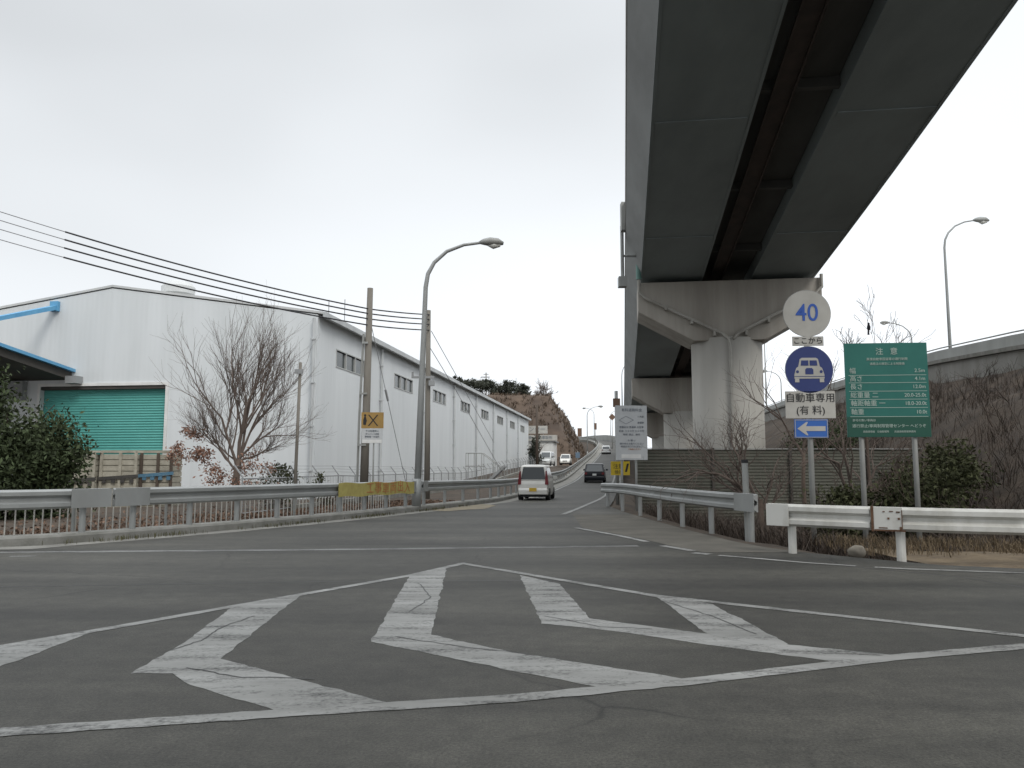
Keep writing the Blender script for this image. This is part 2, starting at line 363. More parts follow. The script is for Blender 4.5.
XS = axis([(-1500, -200, 260), (-200, -60, 20), (-60, -24, 4), (-24, 30, .5), (30, 60, 2.5), (60, 200, 20), (200, 1500, 260)])
YS = axis([(-200, -20, 30), (-20, 8, 4), (8, 46, .5), (46, 120, 1.5), (120, 330, 5), (330, 600, 45), (600, 2200, 320)])
vs = [(x, y, ground_z(x, y)) for y in YS for x in XS]; nx = len(XS)
g = MB().add(vs, [(j * nx + i, j * nx + i + 1, (j + 1) * nx + i + 1, (j + 1) * nx + i) for j in range(len(YS) - 1) for i in range(nx - 1)])
tag(g.build('ground', M['soil'], smooth=True, fix=False), kind='structure')
# road: one sheet by cross sections, from behind the camera to the far crest
ys = sorted(set([a for a, _ in LK] + [a for a, _ in RK if a > -60] + axis([(-60, 12, 4), (12, 40, .5), (40, 330, 3)])))
rows = []
NC = 6
for y in ys:
    l, r = lx(y), rx_(y); z = rz_(y) if y > 13 else 0
    rows.append([(l + (r - l) * i / NC, y, z) for i in range(NC + 1)])
rd = MB().add([p for q in rows for p in q], [(j * (NC + 1) + i, j * (NC + 1) + i + 1, (j + 1) * (NC + 1) + i + 1, (j + 1) * (NC + 1) + i) for j in range(len(rows) - 1) for i in range(NC)])
tag(rd.build('road', M['asphalt'], fix=False), kind='structure')
# painted markings
mk = MB()
def ragged(poly, amp=.02, step=.07):
    out = []
    for (x0, y0), (x1, y1) in zip(poly, poly[1:] + poly[:1]):
        n = max(1, int(math.hypot(x1 - x0, y1 - y0) / step))
        for i in range(n):
            x = x0 + (x1 - x0) * i / n; y = y0 + (y1 - y0) * i / n; k = 0 if n == 1 else amp
            out.append((x + k * (nz(x, y, 6, 1) + .7 * nz(x, y, 19, 2)), y + k * (nz(x, y, 6, 3) + .7 * nz(x, y, 19, 4))))
    return out
def flat(poly, z):
    p = ragged(poly); mk.add([(x, y, z) for x, y in p], [tuple(range(len(p)))])
flat([(-2.745, 8.112), (-2.257, 8.808), (-2.075, 5.859), (-.721, 4.798), (-1.327, 4.644), (-2.014, 5.174), (-2.237, 5.442), (-2.523, 5.468), (-2.544, 6.399)], .0022)
flat([(-1.294, 10.346), (-.885, 11.0022), (-.658, 6.68), (0, 6.06), (1.11, 5.317), (.527, 5.128), (0, 5.521), (-1.103, 6.435)], .0022)
flat([(.095, 10.346), (.556, 9.555), (.699, 7.397), (1.595, 6.72), (2.003, 6.108), (2.772, 5.934), (2.383, 5.699), (1.839, 6.06), (.833, 6.841), (.262, 7.164)], .0022)
flat([(1.523, 8.739), (1.996, 8.17), (2.128, 6.311), (2.798, 5.95), (2.003, 6.108), (1.595, 6.72)], .003)
flat([(-3.945, 6.2), (-3.457, 6.9), (-3.5, 5.4), (-3.75, 4.1), (-3.95, 4.6)], .0022)
def strip(pts, w, z, tgt=None):
    m_ = tgt or mk; L_ = []; Rr = []
    if len(pts[0]) == 2:
        q = []
        for a, b in zip(pts, pts[1:]):
            k = max(1, int(math.hypot(b[0] - a[0], b[1] - a[1]) / .09)); q += [(a[0] + (b[0] - a[0]) * i / k, a[1] + (b[1] - a[1]) * i / k) for i in range(k)]
        pts = q + [pts[-1]]
    n = len(pts)
    for i, p in enumerate(pts):
        a = Vector(pts[max(i - 1, 0)][:2]); b = Vector(pts[min(i + 1, n - 1)][:2]); d = (b - a).normalized(); q = Vector((d.y, -d.x)) * w * (.5 + (.10 * nz(p[0], p[1], 7) + .07 * nz(p[0], p[1], 21) if len(p) == 2 else 0))
        zz = z + (p[2] if len(p) > 2 else 0)
        L_.append((p[0] - q.x, p[1] - q.y, zz)); Rr.append((p[0] + q.x, p[1] + q.y, zz))
    m_.add(L_ + Rr, [(i, n + i, n + i + 1, i + 1) for i in range(n - 1)])
strip([(-5.2, 4.2), (-4.3, 5.6), (-3.36, 7.02), (-2.72, 8.04), (-1.285, 10.28), (-.70, 11.55)], .12, .0038)
strip([(-.74, 11.6), (.02, 10.62), (1.52, 8.67), (4.14, 6.63), (6.2, 5.1)], .12, .0046)
strip([(-4.6, 3.55), (-2.63, 4.265), (-1.306, 4.578), (0, 4.875), (1.109, 5.24), (2.673, 5.876), (3.895, 6.26), (5.2, 6.6)], .15, .0038)
tag(mk.build('road_markings', M['marking'], fix=False), kind='structure')
mk2 = MB()
strip([(-9, 13.0), (-7.5, 13.14), (-3.5, 13.46), (-.7, 13.79), (2.2, 14.14)], .22, .002, mk2)
strip([(-7.7, 12.48), (-7.35, 12.55)], .12, .002, mk2)
tag(mk2.build('worn_road_line', M['oldline'], fix=False), kind='structure')
mk3 = MB()
strip([(1.45, 18.34), (2.16, 16.2), (2.48, 14.9)], .13, .006, mk3); strip([(2.62, 14.15), (2.95, 13.3)], .16, .006, mk3); strip([(2.88, 12.95), (3.1, 12.75)], .2, .0065, mk3)
strip([(3.2, 12.6), (3.7, 12.14), (4.2, 11.64), (4.75, 11.25)], .12, .006, mk3)
strip([(4.95, 11.12), (5.3, 10.93), (6.62, 10.5), (9, 9.8), (14, 8)], .13, .006, mk3)
strip([(1.5, 23.9, rz_(23.9)), (2.3, 28, rz_(28)), (3.2, 33, rz_(33)), (4.1, 38, rz_(38))] + [(lx(y) + 4.45, y, rz_(y)) for y in range(44, 320, 6)], .16, .012, mk3)
strip([(lx(y) + 1.05, y, rz_(y)) for y in range(40, 320, 6)], .15, .012, mk3)
sm_ = MB()
strip([(4.6, 11.3), (5.6, 10.1), (6.0, 8.6), (5.9, 7.6), (7, 6)], .035, .0012, sm_)
strip([(-30, 9.6), (-6, 9.3), (-2.3, 9.75), (1.4, 9.9)], .03, .0012, sm_)
for q in ([(-2.36, 7.5), (-2.48, 6.9), (-2.43, 6.5), (-2.56, 6.05)], [(-2.2, 5.6), (-1.75, 5.35), (-1.2, 5.3)], [(.3, 7.5), (.75, 7.0), (1.25, 6.9)], [(-.95, 6.6), (-.3, 6.2), (.2, 5.95)], [(1.55, 8.3), (1.85, 7.4), (2.0, 6.6)], [(-1.1, 9.6), (-.85, 8.6), (-.98, 7.6)]):
    w_ = []
    for a, b_ in zip(q, q[1:]): w_ += [(a[0] + (b_[0] - a[0]) * i / 8 + .03 * nz(a[0] + i, a[1], 3.1), a[1] + (b_[1] - a[1]) * i / 8 + .03 * nz(a[0], a[1] + i, 2.7)) for i in range(8)]
    strip(w_, .011, .0052, sm_)
tag(sm_.build('tar_seam', mat('tar', (.018, .018, .018), .5), fix=False), kind='structure')
tag(mk3.build('edge_lines', M['edgeline'], fix=False), kind='structure')
# gutter apron at the left kerb, pale shoulder of the ramp, sand patch
def ribbon(name, m, ys, f0, f1, dz):
    b = MB(); n = len(ys)
    b.add([(f0(y), y, (rz_(y) if y > 13 else 0) + dz) for y in ys] + [(f1(y), y, (rz_(y) if y > 13 else 0) + dz) for y in ys], [(i, n + i, n + i + 1, i + 1) for i in range(n - 1)])
    return tag(b.build(name, m, fix=False), kind='structure')
gy = axis([(12.7, 15, .3), (15, 37, .7)])
ribbon('gutter', M['gutter'], gy, lambda y: lx(y), lambda y: lx(y) + (.55 + .12 * nz(0, y, .9)) + (1.4 * max(0, 14.2 - y)), .004)
ribbon('shoulder', M['gutter'], axis([(37, 330, 3)]), lambda y: lx(y), lambda y: lx(y) + .85, .0022)
ribbon('apron', mat('old_asphalt', (.08, .074, .062), .9, col2=(.125, .116, .097), scale=1.2, detail=9, bump=.3, bscale=60), axis([(13.05, 24, .4)]), lambda y: interp([(13, 3.1), (14.15, 2.75), (15, 2.6), (16.2, 2.3), (18.3, 1.6), (24, 1.8)], y), lambda y: rx_(y), .004)
sd = MB(); import random as _r
rg = random.Random(3)
ring = [(-1.75 + 1.05 * math.cos(a) * (1 + .15 * rg.uniform(-1, 1)) + .14 * 3 * math.sin(a), 29.2 + 2.9 * math.sin(a) * (1 + .12 * rg.uniform(-1, 1))) for a in [2 * math.pi * i / 22 for i in range(22)]]
sd.add([(max(x, lx(y) + .1), y, rz_(y) + .009) for x, y in ring], [tuple(range(22))])
tag(sd.build('sand', M['sand'], fix=False), kind='structure')
# kerb plinth under the left guard rail
kp = [(lx(y), y, 0) for y in axis([(12.3, 15.3, .35), (15.3, 35, .8)])] + [(lx(y), y, rz_(y)) for y in axis([(36, 330, 4)])]
kp = [(x, y, rz_(y) if y > 13 else 0) for x, y, z in kp]
tag(MB().sweep(kp, [(.0, -.3), (.0, .13), (-.03, .17), (-.48, .17), (-.5, .15), (-.5, -.5)], 1).build('kerb', M['kerb']), kind='structure')

# ------------------------------------------------------------------ hill
def hill_h(x, Y):
    d = lx(Y) - 1.6 - x
    a = d * (1.9 + .25 * nz(x, Y, .08, 1)); b = (Y - 126 - .12 * max(0, -x)) * (.75 + .2 * nz(x, Y, .06, 3)); c = 13.0 + 1.0 * nz(x, Y, .05, 4) + max(0, -x) * .03 - .03 * max(0, Y - 175)
    h = min(a, b, c)
    return 1.5 + max(-4, h) + (.35 * nz(x, Y, .3, 6) + .25 * nz(x, Y, .8, 7)) * sm(0, 4, h)
hx = axis([(-90, -20, 5), (-20, 32, .9)]); hy = axis([(120, 190, 1.1), (190, 300, 6)]); n_ = len(hx)
hv = [(x, y, hill_h(x, y)) for y in hy for x in hx]
h_ = MB().add(hv, [(j * n_ + i, j * n_ + i + 1, (j + 1) * n_ + i + 1, (j + 1) * n_ + i) for j in range(len(hy) - 1) for i in range(n_ - 1)])
tag(h_.build('hill', M['hill'], smooth=True, fix=False), kind='structure')

# ------------------------------------------------------------------ warehouse
wh = empty('warehouse', (-8.98, 36.5, 0), 'long white ribbed metal warehouse with a teal roller shutter and a row of high windows', 'warehouse', rz=-math.atan2(.139, .99))
LW, WW, EV, RG, B0 = 82, 20.8, 8.42, 9.98, -1.0
dx0, dx1, dz1 = -13.9, -7.4, 5.25
f = MB(); T = .25
f.prism([(dx1, B0), (0, B0), (0, EV), (dx1, EV + (RG - EV) * (-dx1) / 10.4)], 'y', 0, T)
f.prism([(-WW, B0), (dx0, B0), (dx0, EV + (RG - EV) * (WW + dx0) / 10.4), (-WW, EV)], 'y', 0, T)
f.prism([(dx0, dz1), (dx1, dz1), (dx1, EV + (RG - EV) * (-dx1) / 10.4), (-10.4, RG), (dx0, EV + (RG - EV) * (WW + dx0) / 10.4)], 'y', 0, T)
MB().prism([(-WW, B0), (0, B0), (0, EV), (-10.4, RG), (-WW, EV)], 'y', LW - T, LW).build('rear_wall', M['wallfront'], wh)
f.build('gable_wall', M['wallfront'], wh)
wy = [2.5 + 10.05 * i for i in range(8)]; wz0, wz1, wl = 6.33, 7.12, 4.2
s_ = MB(); s_.box(-T, 0, T, LW - T, B0, wz0); s_.box(-T, 0, T, LW - T, wz1, EV)
e0 = T
for y in wy + [None]:
    s_.box(-T, 0, e0, y if y is not None else LW - T, wz0, wz1); e0 = (y or 0) + wl
s_.box(-WW, -WW + T, T, LW - T, B0, EV)
s_.build('side_wall', M['wallside'], wh)
rf = MB(); ov = .04
for sx in (0, 1):
    a = [(.25, EV + .02), (-10.4, RG + .06), (-10.4, RG + .17), (.25, EV + .13)]
    if sx: a = [(-20.8 - x, z) for x, z in a]
    rf.prism(a, 'y', -ov, LW + ov)
roof = rf.build('roof', M['roof'], wh)
MB().box(.255, .42, -ov, LW + ov, EV - .16, EV + .1).build('gutter', M['walltrim'], roof)
vt = MB().lathe([(.62, 0), (.62, .35), (.78, .4), (.8, .75), (.6, .98), (.2, 1.08)], 20, Matrix.Translation((-7.9, 1.5, RG - .45)))
vt.build('roof_ventilator', M['roof'], roof, smooth=False)
sh = MB().box(dx0 - .05, dx1 + .05, T + .02, T + .1, B0, dz1 + .05).build('roller_shutter', M['shutter'], wh)
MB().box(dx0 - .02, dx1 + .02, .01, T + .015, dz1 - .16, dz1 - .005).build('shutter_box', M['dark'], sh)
fr = MB(); fr.box(dx0 - .14, dx0, -.05, .0 - .003, B0, dz1 + .14); fr.box(dx1, dx1 + .14, -.05, -.003, B0, dz1 + .14); fr.box(dx0, dx1, -.05, -.003, dz1 + .0, dz1 + .14)
fr.build('door_frame', M['white'], wh)
w0 = None
for i, y in enumerate(wy):
    if i == 0:
        b = MB(); b.box(-.12, .025, -.06, 0, wz0 - .06, wz1 + .06); b.box(-.12, .025, wl, wl + .06, wz0 - .06, wz1 + .06)
        b.box(-.12, .025, 0, wl, wz0 - .06, wz0); b.box(-.12, .025, 0, wl, wz1, wz1 + .06)
        for k in (1, 2): b.box(-.12, .02, wl * k / 3 - .05, wl * k / 3 + .05, wz0, wz1)
        w0 = b.build('window', M['frame'], wh); w0.location = (0, y, 0)
        p0 = MB().box(-.1, -.08, 0, wl, wz0, wz1).build('pane', M['glass'], w0)
    else:
        w = inst(w0, wh, (0, y, 0)); inst(p0, w, (0, 0, 0))
dp = MB(); dp.tube([(.12, 0, EV - .2), (.12, 0, B0)], .075, 8)
for z in (1.2, 3.2, 5.2, 7.2): dp.box(.001, .2, -.11, .11, z, z + .07)
d0 = dp.build('downpipe', M['walltrim'], wh); d0.location = (0, 9.6, 0)
for i in range(1, 7): inst(d0, wh, (0, 9.6 + 10.02 * i, 0))
inst(d0, wh, (-.22, -.2, 0))
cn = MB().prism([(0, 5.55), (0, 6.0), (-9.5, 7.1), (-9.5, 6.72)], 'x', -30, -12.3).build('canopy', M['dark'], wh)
fa = MB().prism([(-.02, 5.93), (-.02, 6.07), (-9.5, 7.18), (-9.5, 7.02)], 'x', -12.29, -12.1); fa.box(-30, -12.1, -9.7, -9.505, 6.7, 7.22)
fa.build('fascia', M['blue'], cn)
MB().box(-12.28, -11.7, -.5, -.02, 5.35, 5.7).build('canopy_bracket', M['trim'], cn)
MB().box(-30, -14.6, -.35, -.06, 4.6, 5.5).build('eaves_beam', M['trim'], cn)
tb = MB().prism([(-.01, 9.02), (-.01, 9.24), (-6.6, 6.98), (-6.6, 6.8)], 'x', -13.5, -13.2)
tb.box(-13.56, -13.14, -.18, -.003, 8.92, 9.4)
tb.build('canopy_tie', M['blue'], cn)
tk = MB()
for k in range(2): tk.tube([(-.9 - k * .9, 6, EV + .2), (-.9 - k * .9, 6, EV + 2.0)], .025, 6)
tk.build('roof_aerial', M['trim'], roof)

# ------------------------------------------------------------------ viaduct overhead
BZ = [(-40, 15.2), (-10, 13.2), (16, 11.12), (25, 10.25), (35, 9.5), (47, 8.75), (60, 8.1), (85, 7.2), (120, 7.6), (170, 9.2)]
def bz(Y): return (interp(BZ, Y - 4) + interp(BZ, Y) * 2 + interp(BZ, Y + 4)) / 4
def bx(Y): return 6.85 + .138 * (Y - 16)
bp_ = [(bx(y), y, bz(y)) for y in axis([(-30, 60, 3), (60, 150, 5)])]
br = empty('viaduct', (bx(35), 35, 0), 'dark twin girder motorway viaduct passing overhead on hammerhead piers', 'viaduct')
def rect(a, b, c, d): return [(a, c), (b, c), (b, d), (a, d)]
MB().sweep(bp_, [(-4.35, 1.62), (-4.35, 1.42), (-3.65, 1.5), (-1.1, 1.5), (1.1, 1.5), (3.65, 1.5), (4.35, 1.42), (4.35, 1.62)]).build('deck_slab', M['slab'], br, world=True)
for sx in (-1, 1):
    a, b = (-3.62, -1.12) if sx < 0 else (1.12, 3.62)
    gd = MB().sweep(bp_, rect(a, b, 0, 1.49)).build('box_girder', M['girder'], br, world=True)
    fl = MB().sweep(bp_, rect(a - .09, a - .003, -.02, .02)); fl.sweep(bp_, rect(b + .003, b + .09, -.02, .02))
    fl.build('flange', M['girder'], gd, world=True)
    MB().sweep(bp_, [(sx * 3.63, .012), (sx * 4.34, 1.405), (sx * 4.30, 1.405), (sx * 3.63, .06)]).build('side_panel', M['sidepanel'], gd, world=True)
    MB().sweep(bp_, rect(-4.36, -4.14, 1.625, 2.65) if sx < 0 else rect(4.14, 4.36, 1.625, 2.65)).build('parapet', M['concrete'], br, world=True)
cb0 = None
for i, y in enumerate(axis([(-22, 146, 6)])):
    if cb0 is None:
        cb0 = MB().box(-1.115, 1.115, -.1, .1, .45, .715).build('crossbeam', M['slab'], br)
        cb = cb0
    else:
        cb = cb0.copy(); COL.objects.link(cb)
    cb.location = (bx(y) - bx(35), y - 35, bz(y)); cb.rotation_euler = (0, 0, -math.atan(.138))
MB().sweep(bp_, rect(-1.1, 1.1, .72, .75)).build('gap_shade_infill', M['slab'], br, world=True)  # dark sheet added between the girders, stands in for shade in the gap
MB().sweep(bp_, rect(-.62, -.56, .30, .38)).sweep(bp_, rect(-.1, -.04, .30, .38)).sweep(bp_, rect(-.555, -.105, .36, .375)).build('inspection_walkway', M['rust'], br, world=True)
for y in (20.5, 29):
    for a, b in ((-3.6, -1.14), (1.14, 3.6)):
        q = [(bx(y + k) , y + k, bz(y + k)) for k in (-.12, .12)]
        MB().sweep(q, rect(a, b, -.03, -.004)).build('splice_plate', M['girder'], br, world=True)
# conduit with junction box on the left edge of the deck
cd = MB(); cx, cy = 5.0, 33.2
cd.tube([(cx - .32, cy, 11.6), (cx - .32, cy, 9.4)], .075, 8); cd.tube([(cx - .32, cy, 10.3), (cx + .6, cy, 10.3)], .05, 6); cd.tube([(cx - .32, cy, 11.45), (cx + .2, cy, 11.45)], .05, 6)
co = cd.build('conduit', M['galv'], br, world=True)
MB().box(cx - .5, cx - .16, cy - .2, cy + .2, 8.95, 9.38).build('junction_box', M['galv'], co, world=True)
MB().box(cx - .44, cx - .2, cy - .8, cy - .4, 11.2, 12.4).build('light_box', M['galvdull'], br, world=True)

def pier(y, base, label, pipes):
    x = bx(y); zt = bz(y) - .12
    p = empty('viaduct_pier', (x, y, base), label, 'pier', 'hammerhead piers of the viaduct', rz=-math.atan(.138))
    h = zt - base
    c = MB(); c.cyl((0, 0), 1.52, 0, h - 2.5, 48); c.build('column', M['column'], p, smooth=False)
    for q in p.children: 
        for pl in q.data.polygons: pl.use_smooth = len(pl.vertices) == 4
    cap = MB().prism([(-3.85, h), (-3.85, h - 1.3), (-1.5, h - 2.62), (1.5, h - 2.62), (3.85, h - 1.3), (3.85, h)], 'y', -1.25, 1.25).build('pier_cap', M['pier'], p, bevel=.04)
    for bx0 in (-3.0, -1.7, 1.7, 3.0): MB().box(bx0 - .3, bx0 + .3, -.3, .3, h + .001, h + .115).build('bearing', M['dark'], cap)
    if pipes:
        yy = -1.25 - .16
        for sx in (-1, 1):
            d = MB(); pts = [(sx * 3.8, yy, h + .1), (sx * 3.8, yy, h - .45), (sx * 3.55, yy, h - .72), (sx * .35, yy - .08, h - 2.35), (sx * .1, yy - .16, h - 2.6)]
            if sx < 0: pts += [(sx * .04, yy - .22, h - 2.9), (sx * .04, yy - .22, .2)]
            d.tube(pts, .07, 10)
            for t in (.25, .6, .9):
                px = sx * (3.45 + (.35 - 3.45) * t); pz = h - .72 - 1.78 * t
                d.box(px - .05, px + .05, yy - .12, yy + .159, pz - .12, pz + .12)
            dd = d.build('drainpipe', M['pipe'], p)
            if sx < 0: MB().cyl((sx * 3.8, yy), .12, h + .11, h + 1.0, 14).build('pipe_sleeve', M['teal'], dd)
    return p
pier(35, -1.2, 'nearest hammerhead pier, round column with diagonal drainpipes behind the bare tree', True)
pier(60, -1.0, 'second hammerhead pier, partly hidden behind the nearest column', False)
pier(85, -.5, 'third and farthest hammerhead pier seen beside the grey notice board', False)

# ------------------------------------------------------------------ guard rails
WB = [(0, -.175), (.065, -.135), (.065, -.07), (.0, -.025), (.0, .025), (.065, .07), (.065, .135), (0, .175), (-.014, .175), (-.014, .03), (-.02, 0), (-.014, -.03), (-.014, -.175)]
def along(path, s):
    for a, b in zip(path, path[1:]):
        L_ = (Vector(b) - Vector(a)).length
        if s <= L_: return Vector(a).lerp(Vector(b), s / L_), (Vector(b) - Vector(a)).normalized()
        s -= L_
    return Vector(path[-1]), (Vector(path[-1]) - Vector(path[-2])).normalized()
def plen(path): return sum((Vector(b) - Vector(a)).length for a, b in zip(path, path[1:]))
def guard_rail(label, path, side, m, posts, top=.8, foot=0, plate0=0, plate1=0, post_r=.06, square=False, stripe=None):
    # path: ground line of the beam face, side +1 when the traffic is on the right of travel; foot: ground under the posts relative to path z
    o = empty('guard_rail', path[0], label, 'guard rail', 'steel guard rails along the road')
    up_ = [(x, y, z + top - .175) for x, y, z in path]
    bm_ = MB().sweep(up_, WB, side).build('beam', m, o, world=True)
    for nm, a, b in (('end_plate', 0, plate0), ('end_plate', plen(path) - plate1, plen(path))):
        if b - a < .01: continue
        k = 5; q = [tuple(along(up_, a + (b - a) * i / k)[0]) for i in range(k + 1)]
        MB().sweep(q, rect(.067, .078, -.172, .172), side).build(nm, m, o, world=True)
    p0 = None
    for s in posts:
        pt, d = along(path, s); r = Vector((d.y, -d.x, 0)) * side
        c = pt - r * (.02 + post_r)
        if p0 is None:
            b = MB()
            if square: b.box(-post_r, post_r, -post_r, post_r, foot - .3, top - .05)
            else: b.tube([(0, 0, foot - .3), (0, 0, top - .04)], post_r, 12)
            p0 = b.build('post', m, o); q = p0
        else: q = p0.copy(); COL.objects.link(q)
        q.location = c - Vector(path[0]); q.rotation_euler = (0, 0, math.atan2(d.y, d.x))
    return o
def rl(y): return (lx(y) - .17, y, (rz_(y) if y > 13 else 0) + .17)
pa = [rl(y) for y in (12.35, 12.7, 13.1, 13.6, 14.1, 14.6, 15.0, 15.34)]
guard_rail('grey guard rail in front of the evergreen bush, flat plate at its right end', pa, 1, M['galv'], [plen(pa) - s for s in (.45, 2.4, 4.4, 6.4, 8.4, 10.4)], plate1=.75)
pb = [rl(y) for y in [15.4, 15.8, 16.2, 16.6] + axis([(17, 26.3, .6)])]
gb = guard_rail('grey guard rail carrying the yellow banner, in front of the white picket fence', pb, 1, M['galv'], [.5 + 1.33 * i for i in range(10)], plate0=.75, plate1=.5)
pc = [rl(y) for y in axis([(26.6, 40, .8), (40, 78, 2)])]
guard_rail('grey guard rail from the lamp post past the white minivan to the ramp foot', pc, 1, M['galv'], [.4 + 2.0 * i for i in range(26)], plate0=.4)
pd = [rl(y) for y in axis([(78.3, 300, 3)])]
guard_rail('grey guard rail climbing the outer left side of the ramp to its crest', pd, 1, M['galvdull'], [1 + 4.0 * i for i in range(54)])
# yellow banner tied over the middle of that rail
bpth = [tuple(along(pb, s)[0] + Vector((0, 0, .62))) for s in [6.75 + .33 * i for i in range(15)]]
bpth = [(x, y, z + .02 * math.sin(i * 1.3)) for i, (x, y, z) in enumerate(bpth)]
bn = MB().sweep(bpth, rect(.1, .112, -.2, .17), 1).build('banner', M['yellow'], at=bpth[0])
tag(bn, 'yellow banner with red characters tied over the grey guard rail', 'banner')
for k_, ch in enumerate('工事車両出入'):
    t_ = 5.2 + 1.45 * k_; a_ = Vector(bpth[int(t_)]).lerp(Vector(bpth[int(t_) + 1]), t_ % 1) - Vector(bpth[0]); dv = (Vector(bpth[int(t_) + 1]) - Vector(bpth[int(t_)])).normalized()
    text(ch, .36, M['red'], bn, a_ + Vector((dv.y, -dv.x, 0)) * .118 + Vector((0, 0, -.015)), rz=math.degrees(math.atan2(dv.y, dv.x)), sx=1.25)
# right rails
pr = [(4.72, 15.55, 0), (4.58, 16.2, 0), (4.42, 17, 0), (4.2, 18.6, 0), (4.0, 20.8, 0), (3.85, 23.4, 0), (3.66, 26.5, 0), (3.42, 30.6, rz_(30))]
guard_rail('grey guard rail on the right of the ramp entrance, in front of the ribbed fence', pr, -1, M['galv'], [.4, 2.3, 4.3, 6.5, 8.9, 11.6, 14.4], plate0=.8, top=.85)
pw = [(4.17, 13.15, 0), (4.7, 12.6, 0), (5.1, 12.25, 0), (5.34, 12.06, 0)]
wr1 = guard_rail('short white guard rail length under the round road signs, rusty at its right end', pw, 1, M['whiterail'], [.35], plate0=.38, post_r=.065, top=.78)
pw2 = [(5.36, 12.05, 0), (6.1, 11.55, 0), (7.0, 11.15, 0), (9, 10.65, 0), (12, 9.75, 0), (16, 8.3, 0)]
wr2 = guard_rail('long white guard rail below the green notice board, with a leaning first post', pw2, 1, M['whiterail'], [.36, 2.6, 5.0, 7.4, 9.6], plate0=.42, post_r=.065, top=.78)
for o_, q in ((wr1, along(pw, plen(pw) - .03)[0]), (wr2, along(pw2, .03)[0])):
    pass
rs = MB(); q0 = along(pw2, .0)[0]; d_ = along(pw2, .2)[1]; r_ = Vector((d_.y, -d_.x, 0))
def ptile(s, z0, z1, w):
    a = q0 + d_ * s + r_ * .09; b = a + d_ * w
    a = a - r_ * .007; b = b - r_ * .007
    rs.add([(a.x, a.y, z0), (b.x, b.y, z0), (b.x, b.y, z1), (a.x, a.y, z1), (a.x + r_.x * .004, a.y + r_.y * .004, z0), (b.x + r_.x * .004, b.y + r_.y * .004, z0), (b.x + r_.x * .004, b.y + r_.y * .004, z1), (a.x + r_.x * .004, a.y + r_.y * .004, z1)], [(0, 1, 2, 3), (4, 5, 6, 7), (0, 1, 5, 4), (2, 3, 7, 6), (1, 2, 6, 5), (3, 0, 4, 7)])
for s, a, b, w in ((.0, .42, .79, .035), (.04, .43, .455, .42), (.22, .60, .63, .03), (.36, .60, .63, .03), (.38, .43, .5, .03), (.41, .46, .74, .012), (.25, .71, .725, .05), (.34, .70, .72, .05), (.1, .47, .485, .12), (.16, .705, .72, .03)): ptile(s, a, b, w)
rs.build('rust_patch', M['railrust'], wr2, world=True)
# small bare post behind the right rail
o_ = empty('marker_post', (4.72, 16.2, -.1), 'bare grey metal post with a black cap behind the right guard rail', 'post')
MB().tube([(0, 0, -.3), (-.03, 0, 1.55)], .062, 12).build('tube', M['galvdull'], o_)
MB().tube([(-.03, 0, 1.551), (-.032, 0, 1.62)], .068, 12).build('cap', M['black'], o_)

# ------------------------------------------------------------------ picket fence, wire fence, ribbed fence
pf = empty('picket_fence', (-7.9, 15.1, 0), 'low pale steel picket fence behind the left guard rail', 'fence')
pl = [(lx(y) - .62, y, 0) for y in axis([(12.5, 15, .5), (15, 25.5, .6)])]
pk = MB(); s = 0
while s < plen(pl):
    c, d = along(pl, s); pk.tube([(c.x, c.y, -.02), (c.x, c.y, .86)], .013, 5); s += .15
pk.build('pickets', M['signwhite'], pf, world=True)
ra = MB(); ra.sweep(pl, rect(-.02, .02, .86, .9)); ra.sweep(pl, rect(-.02, .02, -.06, -.021)); ra.build('fence_rail', M['signwhite'], pf, world=True)
for s in [i * 2.0 + .3 for i in range(int(plen(pl) / 2))]:
    c, d = along(pl, s); MB().tube([(c.x, c.y, -.5), (c.x, c.y, .94)], .03, 8).build('post', M['galvdull'], pf, world=True)
def fx(y): return -11.4 + .1405 * y
wf = empty('wire_fence', (fx(27), 27, -.45), 'grey mesh fence with outward tipped barbed wire arms along the warehouse', 'fence')
fy = axis([(24, 112, 2)])
for i, y in enumerate(fy):
    gz = ground_z(fx(y), y)
    if i == 0:
        fp = MB().tube([(0, 0, -.2), (0, 0, 1.15), (-.26, 0, 1.5)], .028, 6).build('post', M['trim'], wf); q = fp
    else: q = fp.copy(); COL.objects.link(q)
    q.location = Vector((fx(y), y, gz)) - wf.location
wm_ = MB()
fl_ = [(fx(y), y, ground_z(fx(y), y)) for y in fy]
for z, r in ((.08, .018), (1.1, .022)): wm_.tube([(x, y, g + z) for x, y, g in fl_], r, 5)
for k, (dx, z) in enumerate(((-.08, 1.25), (-.17, 1.37), (-.25, 1.48))): wm_.tube([(x + dx, y, g + z) for x, y, g in fl_], .008, 4)
for i in range(len(fl_) - 1):
    a, b = Vector(fl_[i]), Vector(fl_[i + 1]); n = 12 if i < 18 else 5
    for j in range(n + 1):
        c = a.lerp(b, j / n); wm_.tube([(c.x, c.y, c.z + .08), (c.x, c.y, c.z + 1.1)], .005, 3, False)
    for z in (.3, .55, .8): wm_.tube([(a.x, a.y, a.z + z), (b.x, b.y, b.z + z)], .005, 3, False)
wm_.build('wire_mesh', M['trim'], wf, world=True)
pf2 = empty('low_wall', (fx(30), 30, -.6), 'low grey concrete wall at the foot of the mesh fence', 'wall')
MB().sweep([(fx(y) + .35, y, ground_z(fx(y), y)) for y in axis([(27, 110, 3)])], rect(-.1, .1, -.3, .2)).build('concrete', M['kerb'], pf2, world=True)

